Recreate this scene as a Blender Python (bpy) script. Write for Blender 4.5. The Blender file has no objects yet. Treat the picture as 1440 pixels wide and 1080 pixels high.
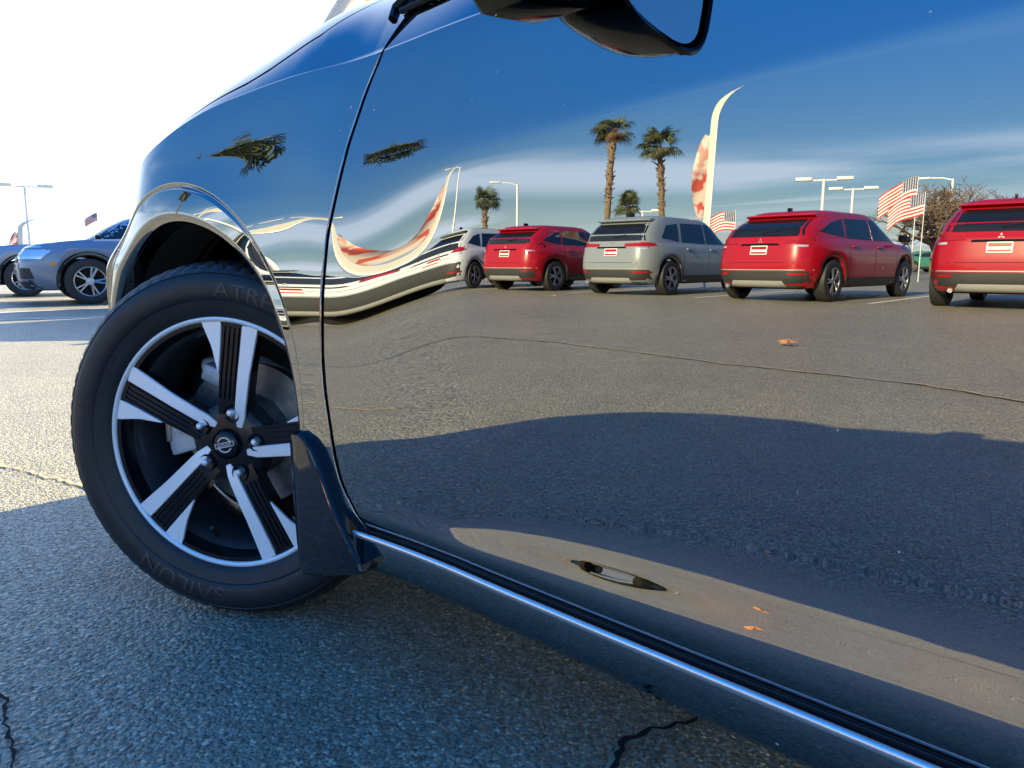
import bpy, bmesh, math, random
import numpy as np
from mathutils import Vector, Matrix
from mathutils.bvhtree import BVHTree
from math import radians as R, sin, cos, pi

random.seed(7); RNG = np.random.default_rng(11)
SC = bpy.context.scene
COL = SC.collection

# ------------------------------------------------------------------ camera
cam_d = bpy.data.cameras.new('camera'); cam = bpy.data.objects.new('camera', cam_d); COL.objects.link(cam)
CAM = Vector((1.33, -0.65, 0.66)); YAW = R(47.5); PITCH = R(9.3)
fwd = Vector((-cos(YAW)*cos(PITCH), sin(YAW)*cos(PITCH), -sin(PITCH)))
cam.location = CAM
cam.rotation_euler = fwd.to_track_quat('-Z', 'Y').to_euler()
cam_d.sensor_fit = 'HORIZONTAL'; cam_d.sensor_width = 36.0; cam_d.lens = 36.0*1040/1440
cam_d.clip_start = 0.02; cam_d.clip_end = 6000
SC.camera = cam

# ------------------------------------------------------------------ light
SHX, SHY = -0.06, -2.36            # shadow offset per metre of height
sun_dir = Vector((-SHX, -SHY, 1.0)).normalized()
SUN_EL = math.asin(sun_dir.z); SUN_AZ = math.atan2(sun_dir.x, sun_dir.y)
sd = bpy.data.lights.new('sun', 'SUN'); sd.energy = 2.65; sd.angle = R(0.5); sd.color = (1.0, 0.84, 0.46)
so = bpy.data.objects.new('sun', sd); COL.objects.link(so); so.location = (0, 20, 30)
so.rotation_euler = (-sun_dir).to_track_quat('-Z', 'Y').to_euler()

world = bpy.data.worlds.new('World'); SC.world = world; world.use_nodes = True
wn = world.node_tree.nodes; wl = world.node_tree.links; wn.clear()
wout = wn.new('ShaderNodeOutputWorld'); wbg = wn.new('ShaderNodeBackground'); wbg.inputs['Strength'].default_value = 0.055
sky = wn.new('ShaderNodeTexSky'); sky.sky_type = 'NISHITA'; sky.sun_disc = False
sky.sun_elevation = SUN_EL; sky.sun_rotation = SUN_AZ; sky.altitude = 600; sky.air_density = 1.0; sky.dust_density = 0.6; sky.ozone_density = 2.0
wtc = wn.new('ShaderNodeTexCoord'); wsep = wn.new('ShaderNodeSeparateXYZ'); wl.new(wtc.outputs['Generated'], wsep.inputs[0])
def wmath(op, a, b=None, c=None):
    n = wn.new('ShaderNodeMath'); n.operation = op
    for i, v in enumerate((a, b, c)):
        if v is None: continue
        if isinstance(v, (int, float)): n.inputs[i].default_value = v
        else: wl.new(v, n.inputs[i])
    return n.outputs[0]
# cirrus: a layer of streaks high above, drawn out along x
zc_ = wmath('MAXIMUM', wsep.outputs['Z'], 0.0)
den = wmath('ADD', zc_, 0.035)
cx_ = wmath('DIVIDE', wsep.outputs['X'], den); cy_ = wmath('DIVIDE', wsep.outputs['Y'], den)
wcomb = wn.new('ShaderNodeCombineXYZ')
wl.new(wmath('MULTIPLY', cx_, 0.10), wcomb.inputs[0]); wl.new(wmath('MULTIPLY', cy_, 0.30), wcomb.inputs[1])
wno = wn.new('ShaderNodeTexNoise'); wno.inputs['Scale'].default_value = 1.15; wno.inputs['Detail'].default_value = 8; wno.inputs['Roughness'].default_value = 0.55
wno.inputs['Distortion'].default_value = 0.4
wl.new(wcomb.outputs[0], wno.inputs['Vector'])
wr = wn.new('ShaderNodeMapRange'); wr.inputs['From Min'].default_value = 0.46; wr.inputs['From Max'].default_value = 0.64; wr.inputs['To Max'].default_value = 0.75; wr.clamp = True
wl.new(wno.outputs['Fac'], wr.inputs['Value'])
band = wn.new('ShaderNodeMapRange'); band.interpolation_type = 'SMOOTHSTEP'   # streaks thin out overhead
band.inputs['From Min'].default_value = 0.14; band.inputs['From Max'].default_value = 0.27; band.inputs['To Min'].default_value = 1.0; band.inputs['To Max'].default_value = 0.03
wl.new(wsep.outputs['Z'], band.inputs['Value'])
cmask = wmath('MULTIPLY', wr.outputs[0], band.outputs[0])
wmix = wn.new('ShaderNodeMix'); wmix.data_type = 'RGBA'
whs = wn.new('ShaderNodeHueSaturation'); whs.inputs['Hue'].default_value = 0.509; whs.inputs['Saturation'].default_value = 1.42; whs.inputs['Value'].default_value = 0.80; wl.new(sky.outputs[0], whs.inputs['Color'])
wdot = wn.new('ShaderNodeVectorMath'); wdot.operation = 'DOT_PRODUCT'; wl.new(wtc.outputs['Generated'], wdot.inputs[0]); wdot.inputs[1].default_value = Vector((-0.55, 0.82, 0.12)).normalized()
veil = wn.new('ShaderNodeMapRange'); veil.interpolation_type = 'SMOOTHSTEP'; veil.inputs['From Min'].default_value = 0.34; veil.inputs['From Max'].default_value = 0.80; veil.inputs['To Max'].default_value = 0.50; wl.new(wdot.outputs['Value'], veil.inputs['Value'])
lo_ = wn.new('ShaderNodeMapRange'); lo_.interpolation_type = 'SMOOTHSTEP'; lo_.inputs['From Min'].default_value = 0.075; lo_.inputs['From Max'].default_value = 0.105; wl.new(wsep.outputs['Z'], lo_.inputs['Value'])
hi_ = wn.new('ShaderNodeMapRange'); hi_.interpolation_type = 'SMOOTHSTEP'; hi_.inputs['From Min'].default_value = 0.115; hi_.inputs['From Max'].default_value = 0.155; hi_.inputs['To Min'].default_value = 1.0; hi_.inputs['To Max'].default_value = 0.0; wl.new(wsep.outputs['Z'], hi_.inputs['Value'])
wn2 = wn.new('ShaderNodeTexNoise'); wn2.inputs['Scale'].default_value = 2.6; wn2.inputs['Detail'].default_value = 6
wmap = wn.new('ShaderNodeMapping'); wmap.inputs['Scale'].default_value = (0.8, 0.8, 9.0); wl.new(wtc.outputs['Generated'], wmap.inputs['Vector']); wl.new(wmap.outputs[0], wn2.inputs['Vector'])
st_ = wn.new('ShaderNodeMapRange'); st_.inputs['From Min'].default_value = 0.36; st_.inputs['From Max'].default_value = 0.56; st_.inputs['To Max'].default_value = 0.62; wl.new(wn2.outputs['Fac'], st_.inputs['Value'])
cmask = wmath('MAXIMUM', cmask, wmath('MULTIPLY', wmath('MULTIPLY', lo_.outputs[0], hi_.outputs[0]), st_.outputs[0]))
hz_ = wn.new('ShaderNodeMapRange'); hz_.interpolation_type = 'SMOOTHSTEP'; hz_.inputs['From Min'].default_value = 0.0; hz_.inputs['From Max'].default_value = 0.10; hz_.inputs['To Min'].default_value = 0.34; hz_.inputs['To Max'].default_value = 0.0; wl.new(wsep.outputs['Z'], hz_.inputs['Value'])
cmask = wmath('MAXIMUM', cmask, hz_.outputs[0])
cmask = wmath('MAXIMUM', cmask, veil.outputs[0])
wl.new(cmask, wmix.inputs['Factor']); wgr = wn.new('ShaderNodeMapRange'); wgr.interpolation_type = 'SMOOTHSTEP'; wgr.inputs['From Min'].default_value = 0.0; wgr.inputs['From Max'].default_value = 0.95; wgr.inputs['To Min'].default_value = 0.50; wgr.inputs['To Max'].default_value = 1.8; wl.new(wsep.outputs['Z'], wgr.inputs['Value'])
wsc = wn.new('ShaderNodeVectorMath'); wsc.operation = 'SCALE'; wl.new(whs.outputs[0], wsc.inputs[0]); wl.new(wgr.outputs[0], wsc.inputs['Scale'])
wl.new(wsc.outputs[0], wmix.inputs['A']); wmix.inputs['B'].default_value = (5.0, 5.6, 6.4, 1)
wl.new(wmix.outputs['Result'], wbg.inputs['Color']); wl.new(wbg.outputs[0], wout.inputs[0])

SC.view_settings.view_transform = 'Standard'; SC.view_settings.look = 'None'
SC.view_settings.exposure = 3.08; SC.view_settings.gamma = 1.0; SC.view_settings.use_curve_mapping = False
SC.render.engine = 'CYCLES'
SC.cycles.use_denoising = True; SC.cycles.max_bounces = 10; SC.cycles.glossy_bounces = 6; SC.cycles.transparent_max_bounces = 8
SC.cycles.sample_clamp_indirect = 12.0; SC.cycles.caustics_reflective = False; SC.cycles.caustics_refractive = False

# ------------------------------------------------------------------ helpers
def mk(name, V, F, mat=None, parent=None, smooth=True, normals=None, kind=None, loc=None):
    me = bpy.data.meshes.new(name)
    me.from_pydata([tuple(map(float, v)) for v in V], [], [tuple(int(i) for i in f) for f in F])
    if smooth: me.polygons.foreach_set('use_smooth', [True]*len(me.polygons))
    if normals is not None:
        me.normals_split_custom_set_from_vertices([tuple(map(float, n)) for n in normals])
    me.update()
    if mat is not None: me.materials.append(mat)
    o = bpy.data.objects.new(name, me); COL.objects.link(o)
    if parent is not None: o.parent = parent
    if kind: o['kind'] = kind
    if loc is not None: o.location = loc
    return o
def tag(o, label, cat, group=None):
    o['label'] = label; o['category'] = cat
    if group: o['group'] = group
    return o
def thing(name, label, cat, loc=(0, 0, 0), rz=0.0, group=None):
    o = bpy.data.objects.new(name, None); COL.objects.link(o); o.empty_display_size = 0.2
    o.location = loc; o.rotation_euler = (0, 0, rz)
    return tag(o, label, cat, group)
def gridf(nu, nv, flip=False, off=0, wrap=False):
    F = []
    for i in range(nu-1):
        for j in range(nv if wrap else nv-1):
            j2 = (j+1) % nv
            a, b, c, d = off+i*nv+j, off+i*nv+j2, off+(i+1)*nv+j2, off+(i+1)*nv+j
            F.append((a, d, c, b) if flip else (a, b, c, d))
    return F
class MB:
    """collects simple solids into one mesh"""
    def __init__(s): s.V = []; s.F = []
    def add(s, V, F):
        o = len(s.V); s.V += [tuple(v) for v in V]; s.F += [tuple(i+o for i in f) for f in F]; return s
    def box(s, c, d, rot=None):
        P = [Vector((x*d[0]/2, y*d[1]/2, z*d[2]/2)) for x in (-1, 1) for y in (-1, 1) for z in (-1, 1)]
        if rot is not None: P = [rot @ p for p in P]
        P = [p+Vector(c) for p in P]
        return s.add(P, [(0,1,3,2),(4,6,7,5),(0,4,5,1),(2,3,7,6),(0,2,6,4),(1,5,7,3)])
    def tube(s, pts, rad, n=8, caps=True):
        pts = [Vector(p) for p in pts]
        if not hasattr(rad, '__len__'): rad = [rad]*len(pts)
        V = []; F = []; prev = None
        for i, p in enumerate(pts):
            d = (pts[min(i+1, len(pts)-1)]-pts[max(i-1, 0)]).normalized()
            if prev is None:
                a = d.cross(Vector((0, 0, 1)))
                if a.length < 1e-3: a = d.cross(Vector((1, 0, 0)))
            else: a = prev-d*prev.dot(d)
            a.normalize(); b = d.cross(a); prev = a
            for k in range(n):
                t = 2*pi*k/n; V.append(p+(a*cos(t)+b*sin(t))*rad[i])
        F = gridf(len(pts), n, wrap=True)
        if caps: F += [tuple(range(n)), tuple(len(V)-1-k for k in range(n))]
        return s.add(V, F)
    def lathe(s, prof, n=48, axis='y', c=(0, 0, 0), a0=0.0, a1=None):
        """prof: (radius, axial)"""
        full = a1 is None; a1 = a0+2*pi if full else a1
        V = []; m = n if full else n+1
        for (r, h) in prof:
            for k in range(m):
                t = a0+(a1-a0)*k/n
                p = (r*cos(t), h, r*sin(t)) if axis == 'y' else ((r*cos(t), r*sin(t), h) if axis == 'z' else (h, r*cos(t), r*sin(t)))
                V.append((p[0]+c[0], p[1]+c[1], p[2]+c[2]))
        return s.add(V, gridf(len(prof), m, wrap=full))
    def prism(s, poly, h0, h1, axis='y'):
        """extrude a 2D polygon: axis y -> (x,z) polygon between y=h0,h1"""
        def P(p, h): return (p[0], h, p[1]) if axis == 'y' else ((p[0], p[1], h) if axis == 'z' else (h, p[0], p[1]))
        n = len(poly); V = [P(p, h0) for p in poly]+[P(p, h1) for p in poly]
        F = [tuple(range(n)), tuple(range(2*n-1, n-1, -1))]+[(i, i+n, (i+1) % n+n, (i+1) % n) for i in range(n)]
        return s.add(V, F)
    def build(s, name, mat, parent=None, smooth=True, bevel=0.0, seg=2, angle=40, **k):
        o = mk(name, s.V, s.F, mat, parent, smooth=smooth, **k)
        me = o.data
        bm = bmesh.new(); bm.from_mesh(me); bmesh.ops.recalc_face_normals(bm, faces=bm.faces)
        if bevel > 0:
            ed = [e for e in bm.edges if len(e.link_faces) == 2 and e.calc_face_angle(0) > R(25)]
            bmesh.ops.bevel(bm, geom=ed, offset=bevel, segments=seg, profile=0.5, affect='EDGES', clamp_overlap=True)
        bm.to_mesh(me); bm.free()
        if smooth:
            me.polygons.foreach_set('use_smooth', [True]*len(me.polygons))
            try: me.set_sharp_from_angle(angle=R(angle))
            except Exception: pass
        me.update(); return o

# ------------------------------------------------------------------ materials
def nt(name):
    m = bpy.data.materials.new(name); m.use_nodes = True
    return m, m.node_tree.nodes, m.node_tree.links, m.node_tree.nodes['Principled BSDF']
def simple(name, col, rough=0.5, metal=0.0, spec=0.5, coat=0.0, var=0.0, scale=30.0, bump=0.0, bscale=200.0):
    m, n, l, b = nt(name)
    b.inputs['Base Color'].default_value = (*col, 1); b.inputs['Roughness'].default_value = rough
    b.inputs['Metallic'].default_value = metal; b.inputs['Specular IOR Level'].default_value = spec; b.inputs['Coat Weight'].default_value = coat
    b.inputs['Coat Roughness'].default_value = 0.03
    tc = n.new('ShaderNodeTexCoord')
    if var > 0:
        no = n.new('ShaderNodeTexNoise'); no.inputs['Scale'].default_value = scale; no.inputs['Detail'].default_value = 5
        l.new(tc.outputs['Object'], no.inputs['Vector'])
        mr = n.new('ShaderNodeMapRange'); mr.inputs['To Min'].default_value = 1-var; mr.inputs['To Max'].default_value = 1+var
        mr.inputs['From Min'].default_value = 0.25; mr.inputs['From Max'].default_value = 0.75
        l.new(no.outputs['Fac'], mr.inputs['Value'])
        mx = n.new('ShaderNodeVectorMath'); mx.operation = 'SCALE'; mx.inputs[0].default_value = col
        l.new(mr.outputs[0], mx.inputs['Scale']); l.new(mx.outputs[0], b.inputs['Base Color'])
    if bump > 0:
        n2 = n.new('ShaderNodeTexNoise'); n2.inputs['Scale'].default_value = bscale; n2.inputs['Detail'].default_value = 4
        l.new(tc.outputs['Object'], n2.inputs['Vector'])
        bp = n.new('ShaderNodeBump'); bp.inputs['Strength'].default_value = bump; bp.inputs['Distance'].default_value = 0.01
        l.new(n2.outputs['Fac'], bp.inputs['Height']); l.new(bp.outputs[0], b.inputs['Normal'])
    return m

# dark polished paint: behaves like a dark mirror, with a few specks of dust
def paint_dark():
    m, n, l, b = nt('dark_polished_paint')
    b.inputs['Metallic'].default_value = 1.0; b.inputs['Roughness'].default_value = 0.0
    b.inputs['Base Color'].default_value = (0.275, 0.28, 0.288, 1)
    tc = n.new('ShaderNodeTexCoord')
    vo = n.new('ShaderNodeTexVoronoi'); vo.inputs['Scale'].default_value = 34; l.new(tc.outputs['Object'], vo.inputs['Vector'])
    wn_ = n.new('ShaderNodeTexNoise'); wn_.inputs['Scale'].default_value = 3.0; l.new(tc.outputs['Object'], wn_.inputs['Vector'])
    th = n.new('ShaderNodeMapRange'); th.inputs['From Min'].default_value = 0.50; th.inputs['From Max'].default_value = 0.68; th.inputs['To Min'].default_value = 0.0; th.inputs['To Max'].default_value = 0.065
    l.new(wn_.outputs['Fac'], th.inputs['Value'])
    cmp_ = n.new('ShaderNodeMath'); cmp_.operation = 'LESS_THAN'; l.new(vo.outputs['Distance'], cmp_.inputs[0]); l.new(th.outputs[0], cmp_.inputs[1])
    dust = n.new('ShaderNodeBsdfDiffuse'); dust.inputs['Color'].default_value = (0.5, 0.48, 0.45, 1)
    mx = n.new('ShaderNodeMixShader'); l.new(cmp_.outputs[0], mx.inputs['Fac']); l.new(b.outputs[0], mx.inputs[1]); l.new(dust.outputs[0], mx.inputs[2])
    l.new(mx.outputs[0], n['Material Output'].inputs['Surface'])
    return m
M = {}
M['paint'] = paint_dark()
M['gap'] = simple('seam_black', (0.004, 0.004, 0.005), 0.8)
M['blackgloss'] = simple('gloss_black_plastic', (0.003, 0.004, 0.007), 0.08, spec=0.22)
M['blackplastic'] = simple('black_plastic', (0.014, 0.015, 0.017), 0.5, bump=0.1, bscale=900)
M['liner'] = simple('wheel_liner_felt', (0.012, 0.013, 0.016), 0.9, bump=0.3, bscale=300)
M['flap'] = simple('dark_flap_paint', (0.006, 0.009, 0.014), 0.04, spec=0.6)
M['alloynut'] = simple('bright_nut', (0.85, 0.85, 0.86), 0.3, metal=0.6)
M['chrome'] = simple('bright_trim', (0.74, 0.74, 0.75), 0.22, metal=0.85)
M['rubber'] = simple('tyre_rubber', (0.013, 0.013, 0.015), 0.48, spec=0.45, var=0.25, scale=25, bump=0.05, bscale=500)
M['letter'] = simple('tyre_letter_rubber', (0.045, 0.040, 0.039), 0.42, spec=0.5)
M['machined'] = simple('machined_alloy', (0.90, 0.88, 0.88), 0.42, metal=0.25, bump=0.03, bscale=1200)
M['rimblack'] = simple('gloss_black_alloy', (0.007, 0.007, 0.009), 0.2, spec=0.35)
M['rimgrey'] = simple('alloy_barrel', (0.045, 0.05, 0.06), 0.2, spec=0.6)
M['steel'] = simple('brake_steel', (0.30, 0.29, 0.28), 0.45, metal=0.9, var=0.3, scale=60)
M['cast'] = simple('cast_aluminium', (0.52, 0.54, 0.56), 0.5, metal=0.3, bump=0.15, bscale=160)
M['castblue'] = simple('bare_alloy_knuckle', (0.42, 0.48, 0.52), 0.45, metal=0.4, var=0.3, scale=40)
M['glass'] = simple('tinted_car_glass', (0.010, 0.012, 0.015), 0.02, spec=0.7)
M['mirror'] = simple('mirror_silver', (0.85, 0.87, 0.9), 0.0, metal=1.0)
M['redlens'] = simple('red_lamp_lens', (0.30, 0.008, 0.012), 0.08, spec=0.6)
M['clearlens'] = simple('clear_lamp_lens', (0.72, 0.76, 0.80), 0.06, metal=0.55, spec=0.6)
M['amber'] = simple('amber_lens', (0.75, 0.20, 0.03), 0.15)
M['tyre2'] = simple('tyre_rubber_plain', (0.022, 0.022, 0.024), 0.6)
M['rim2'] = simple('alloy_wheel_silver', (0.50, 0.52, 0.55), 0.3, metal=0.8)
M['skid'] = simple('silver_skid_plate', (0.5, 0.5, 0.5), 0.35, metal=0.5)
M['cladding'] = simple('grey_black_cladding', (0.030, 0.031, 0.033), 0.55)
M['under'] = simple('underbody_black', (0.008, 0.008, 0.009), 0.9)
M['pole'] = simple('white_pole_paint', (0.75, 0.75, 0.74), 0.4)
M['sand'] = simple('sand_in_seam', (0.40, 0.32, 0.22), 0.95, var=0.4, scale=60)
M['crack'] = simple('crack_black', (0.010, 0.010, 0.011), 0.95)
M['line'] = simple('white_road_paint', (0.72, 0.72, 0.70), 0.7, var=0.15, scale=8)
M['leaf'] = simple('dry_orange_leaf', (0.42, 0.17, 0.07), 0.7, var=0.3, scale=40)
def carpaint(name, col, metal=0.0): return simple(name, col, 0.3, metal=metal, spec=0.3, coat=0.6)
M['red'] = carpaint('red_car_paint', (0.34, 0.004, 0.014)); M['white'] = carpaint('white_car_paint', (0.55, 0.58, 0.64))
M['grey'] = carpaint('grey_car_paint', (0.21, 0.24, 0.27)); M['bluegrey'] = carpaint('blue_grey_car_paint', (0.21, 0.27, 0.36), 0.2)
M['paleblue'] = carpaint('pale_blue_car_paint', (0.30, 0.38, 0.48), 0.2); M['teal'] = carpaint('teal_car_paint', (0.04, 0.17, 0.15)); M['dark'] = carpaint('dark_car_paint', (0.03, 0.03, 0.035))

def asphalt():
    m, n, l, b = nt('worn_asphalt')
    tc = n.new('ShaderNodeTexCoord')
    def vor(scale, feat='F1'):
        v = n.new('ShaderNodeTexVoronoi'); v.feature = feat; v.inputs['Scale'].default_value = scale; l.new(tc.outputs['Object'], v.inputs['Vector']); return v
    def noise(scale, det=4, ro=0.55):
        v = n.new('ShaderNodeTexNoise'); v.inputs['Scale'].default_value = scale; v.inputs['Detail'].default_value = det; v.inputs['Roughness'].default_value = ro
        l.new(tc.outputs['Object'], v.inputs['Vector']); return v
    def rng(src, a, b_, c, d):
        v = n.new('ShaderNodeMapRange'); v.inputs['From Min'].default_value = a; v.inputs['From Max'].default_value = b_; v.inputs['To Min'].default_value = c; v.inputs['To Max'].default_value = d
        l.new(src, v.inputs['Value']); return v.outputs[0]
    def mul(a, b_):
        v = n.new('ShaderNodeMath'); v.operation = 'MULTIPLY'; l.new(a, v.inputs[0])
        if isinstance(b_, float): v.inputs[1].default_value = b_
        else: l.new(b_, v.inputs[1])
        return v.outputs[0]
    def add(a, b_):
        v = n.new('ShaderNodeMath'); v.operation = 'ADD'; l.new(a, v.inputs[0]); l.new(b_, v.inputs[1]); return v.outputs[0]
    st = vor(185); st2 = vor(90)
    sepc = n.new('ShaderNodeSeparateColor'); l.new(st.outputs['Color'], sepc.inputs[0])
    g = rng(sepc.outputs[0], 0, 1, 0.50, 1.30)
    bright = n.new('ShaderNodeMath'); bright.operation = 'GREATER_THAN'; l.new(sepc.outputs[1], bright.inputs[0]); bright.inputs[1].default_value = 0.87  # light stones; sparkle of the grains is also painted into the colour here
    big = rng(noise(0.35, 6).outputs['Fac'], 0.3, 0.7, 0.86, 1.12)
    mid = rng(noise(4.0, 5).outputs['Fac'], 0.3, 0.7, 0.90, 1.10)
    f = mul(mul(g, big), mid)
    f = add(f, mul(bright.outputs[0], 0.9))
    col = n.new('ShaderNodeVectorMath'); col.operation = 'SCALE'; col.inputs[0].default_value = (0.268, 0.245, 0.183); l.new(f, col.inputs['Scale'])
    l.new(col.outputs[0], b.inputs['Base Color'])
    l.new(rng(sepc.outputs[2], 0, 1, 0.22, 0.75), b.inputs['Roughness'])
    b.inputs['Specular IOR Level'].default_value = 0.5
    h = add(add(mul(rng(st.outputs['Distance'], 0.0, 0.8, 1.0, 0.0), mul(sepc.outputs[2], 1.0)), mul(rng(st2.outputs['Distance'], 0.0, 0.8, 1.0, 0.0), 0.8)), mul(noise(380, 3).outputs['Fac'], 0.35))
    bp = n.new('ShaderNodeBump'); bp.inputs['Strength'].default_value = 0.9; bp.inputs['Distance'].default_value = 0.005
    l.new(h, bp.inputs['Height']); l.new(bp.outputs[0], b.inputs['Normal'])
    return m
M['asphalt'] = asphalt()

# ------------------------------------------------------------------ ground
gs = [-2500, -300, -60, -20, -6, -2, 0, 2, 6, 20, 60, 300, 2500]
gv = [(x, y, 0) for x in gs for y in gs]
ground = mk('ground', gv, gridf(len(gs), len(gs), flip=True), M['asphalt'], smooth=False, kind='structure')
def strip_line(name, pts, w, mat, z=0.004, jag=0.0, seg=1, label=None):
    """a narrow ragged sheet lying on the ground"""
    P = [Vector((p[0], p[1], 0)) for p in pts]; Q = []
    for a, b in zip(P[:-1], P[1:]):
        k = max(1, int((b-a).length/seg)); Q += [a.lerp(b, i/k) for i in range(k)]
    Q.append(P[-1]); V = []
    for i, q in enumerate(Q):
        d = (Q[min(i+1, len(Q)-1)]-Q[max(0, i-1)]).normalized(); nn = Vector((-d.y, d.x, 0))
        c = q+nn*random.uniform(-jag, jag)
        ww = w*(random.uniform(0.35, 1.2) if jag else 1.0)*(0.15 if jag and i in (0, len(Q)-1) else 1.0)
        V += [(c+nn*ww/2).to_tuple()[:2]+(z,), (c-nn*ww/2).to_tuple()[:2]+(z,)]
    return mk(name, V, gridf(len(Q), 2), mat, smooth=False, kind='structure')
for nm_, w_, m_, z_ in (('seam', .020, 'sand', .004), ('crack', .010, 'crack', .0065)):
    strip_line(nm_, [(.845, -.06), (.835, .02), (.83, .091), (.815, .135), (.824, .177), (.838, .205), (.853, .238), (.87, .262)], w_, M[m_], z=z_, jag=.006, seg=.011)
strip_line('crack', [(0.33, -0.47), (0.243, -0.447), (0.19, -0.432), (0.12, -0.425), (0.07, -0.409), (0.03, -0.412)], 0.006, M['crack'], jag=0.004, seg=0.010)
strip_line('seam', [(-6.5, -4.2), (-2.32, -4.008), (-0.856, -3.779), (0.286, -3.86), (0.766, -3.71), (3.5, -3.6)], 0.022, M['crack'], jag=0.015, seg=0.05)
strip_line('seam', [(-2.32, -4.0), (-0.856, -3.775), (0.286, -3.855), (0.766, -3.705), (3.5, -3.59)], 0.036, M['sand'], z=0.008, jag=0.012, seg=0.08)
strip_line('seam', [(-1.9, -0.02), (-1.52, -0.046), (-1.15, 0.035), (-0.6, 0.12)], 0.012, M['sand'], jag=0.01, seg=0.02)
strip_line('seam', [(-9, -2.2), (-4.5, -2.0), (-2.6, -1.75), (-1.4, -1.9)], 0.04, M['sand'], jag=0.02, seg=0.05)

# ------------------------------------------------------------------ main car: body side as a height field
def smooth(a, b, x): t = np.clip((x-a)/(b-a), 0, 1); return t*t*(3-2*t)
XS = np.arange(-1.05, 3.95, 0.002); ZS = np.arange(0.12, 1.06, 0.001)
def gauss(a, sig, dx):
    k = int(4*sig/dx); w = np.exp(-0.5*(np.arange(-k, k+1)*dx/sig)**2); w /= w.sum()
    return np.convolve(np.pad(a, k, mode='edge'), w, mode='valid')
Y_FRONT = [(-1.05,-60),(-.56,-44),(-.45,-36),(-.36,-24),(-.28,-13),(-.2,-4),(-.12,2),(-.03,6.5)]
Y_REAR = [(.64,0.05),(.72,0),(2.2,0),(2.4,-2.2),(2.55,-1.5),(2.66,0),(2.8,1),(3.1,3.5),(3.5,9),(3.95,16)]
Y_LO = [(.01,9.8),(.09,8.7),(.185,6.8),(.255,5.5),(.33,4.05),(.35,3.75),(.38,3.5),(.455,2.7),(.525,1.8),(.58,.9)]
Y_HI = [(.01,8.8),(.09,7.2),(.14,6.2),(.21,5.3),(.275,4.75),(.33,4.6),(.35,4.35),(.38,3.65),(.455,2.25),(.525,1.15),(.58,.4)]
Y_FRONT_LO = [(-1.05,-60),(-.56,-48),(-.49,-34),(-.43,-15),(-.36,-6),(-.28,-2),(-.2,0),(-.12,3),(-.03,7)]
def flare(tabl, front=Y_FRONT):
    t = front+tabl+Y_REAR
    th = gauss(np.interp(XS, [a for a, b in t], [b for a, b in t]), 0.016, 0.002)
    sl = -np.tan(np.radians(th)); f = np.concatenate([[0], np.cumsum((sl[1:]+sl[:-1])/2*0.002)])
    return f-f[np.argmin(abs(XS-1.0))]
Y_TOP = [(a, b-1.8*float(1-smooth(.25, .40, np.array(a)))) for a, b in Y_HI]
FL_LO = flare(Y_LO, Y_FRONT_LO); FL_HI = flare(Y_HI); FL_TOP = flare(Y_TOP)
AMP = [(-1.05,0),(.30,.5),(.45,1.6),(.55,4.2),(.59,6.6),(.63,8.6),(.69,12.3),(.75,13.1),(.87,13.85),(.98,13.2),(1.1,12.3),(1.26,12.0),(2.3,12),(2.6,4),(3.95,2)]
amp = gauss(np.interp(XS, [a for a, b in AMP], [b for a, b in AMP]), 0.03, 0.002)
ZPK = gauss(np.interp(XS, [.3,.63,.72,.85,1.2,4], [.300,.302,.311,.317,.325,.325]), .03, .002)
X2, Z2 = np.meshgrid(XS, ZS, indexing='ij')
shoulder_pts = [(-1.05,.62),(-.8,.67),(-.56,.772),(-.4,.838),(-.3,.864),(-.195,.889),(-.1,.912),(.015,.934),(.207,.946),(.418,.95),(.672,.954),(1.6,.965),(2.6,.985),(3.3,.985),(3.95,.95)]
zs_arr = gauss(np.interp(XS, [a for a, b in shoulder_pts], [b for a, b in shoulder_pts]), 0.04, 0.002)
def ZSH(x): return np.interp(x, XS, zs_arr)
zcr = np.interp(XS, [-1, .43, .61, .906, 1.22, 3.9], [.70, .784, .796, .819, .839, .86])[:, None]
wcr = np.interp(XS, [-1, .3, .5, .62, .8, 1.0, 3.9], [.10, .06, .045, .022, .010, .006, .005])[:, None]
phi = 6.2/(1+np.exp(-(Z2-zcr)/wcr*2.2))*np.interp(XS, [-.6, .15, .30, .44], [.55, .58, .66, 1.0])[:, None]
phi -= (1-smooth(.25, .40, X2))*(2.8*np.exp(-((Z2-.80)/.035)**2) + 1.6*smooth(.765, .82, Z2))
phi += 6.0*smooth(zs_arr[:, None]-0.05, zs_arr[:, None], Z2)
phi += (2.4*(1-smooth(.36, .68, X2)))*smooth(.36, .52, Z2)
phi += (smooth(.36, .43, Z2)*(1-smooth(.52, .60, Z2)))*gauss(np.interp(XS, [-1, .2, .35, .58, .68, .79, .95, 1.1, 1.26, 1.5], [0, 0, .25, .32, .05, -.38, -.32, -.05, .36, .36]), .03, .002)[:, None]
rise = smooth(.455, .335, Z2); fall = smooth(ZPK[:, None]-.036, ZPK[:, None]-.008, Z2)
zb = np.clip((Z2-ZPK[:, None])/.06, -1, 2)
lens_b = np.where(Z2 > ZPK[:, None], 1-.0*zb, fall)
UPW = np.interp(XS, [.5, .62, .70, .8, 1.0, 1.3], [.018, .020, .034, .050, .072, .088])[:, None]
phi_low = amp[:, None]*np.where(Z2 > ZPK[:, None], 1-smooth(ZPK[:, None]+.002, ZPK[:, None]+UPW, Z2), fall)
phi += phi_low
phi += -30*(1-smooth(.262, .292, Z2))
TP = np.tan(np.radians(phi))
I = np.concatenate([np.zeros((len(XS), 1)), np.cumsum((TP[:, 1:]+TP[:, :-1])/2*0.001, axis=1)], axis=1)
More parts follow.
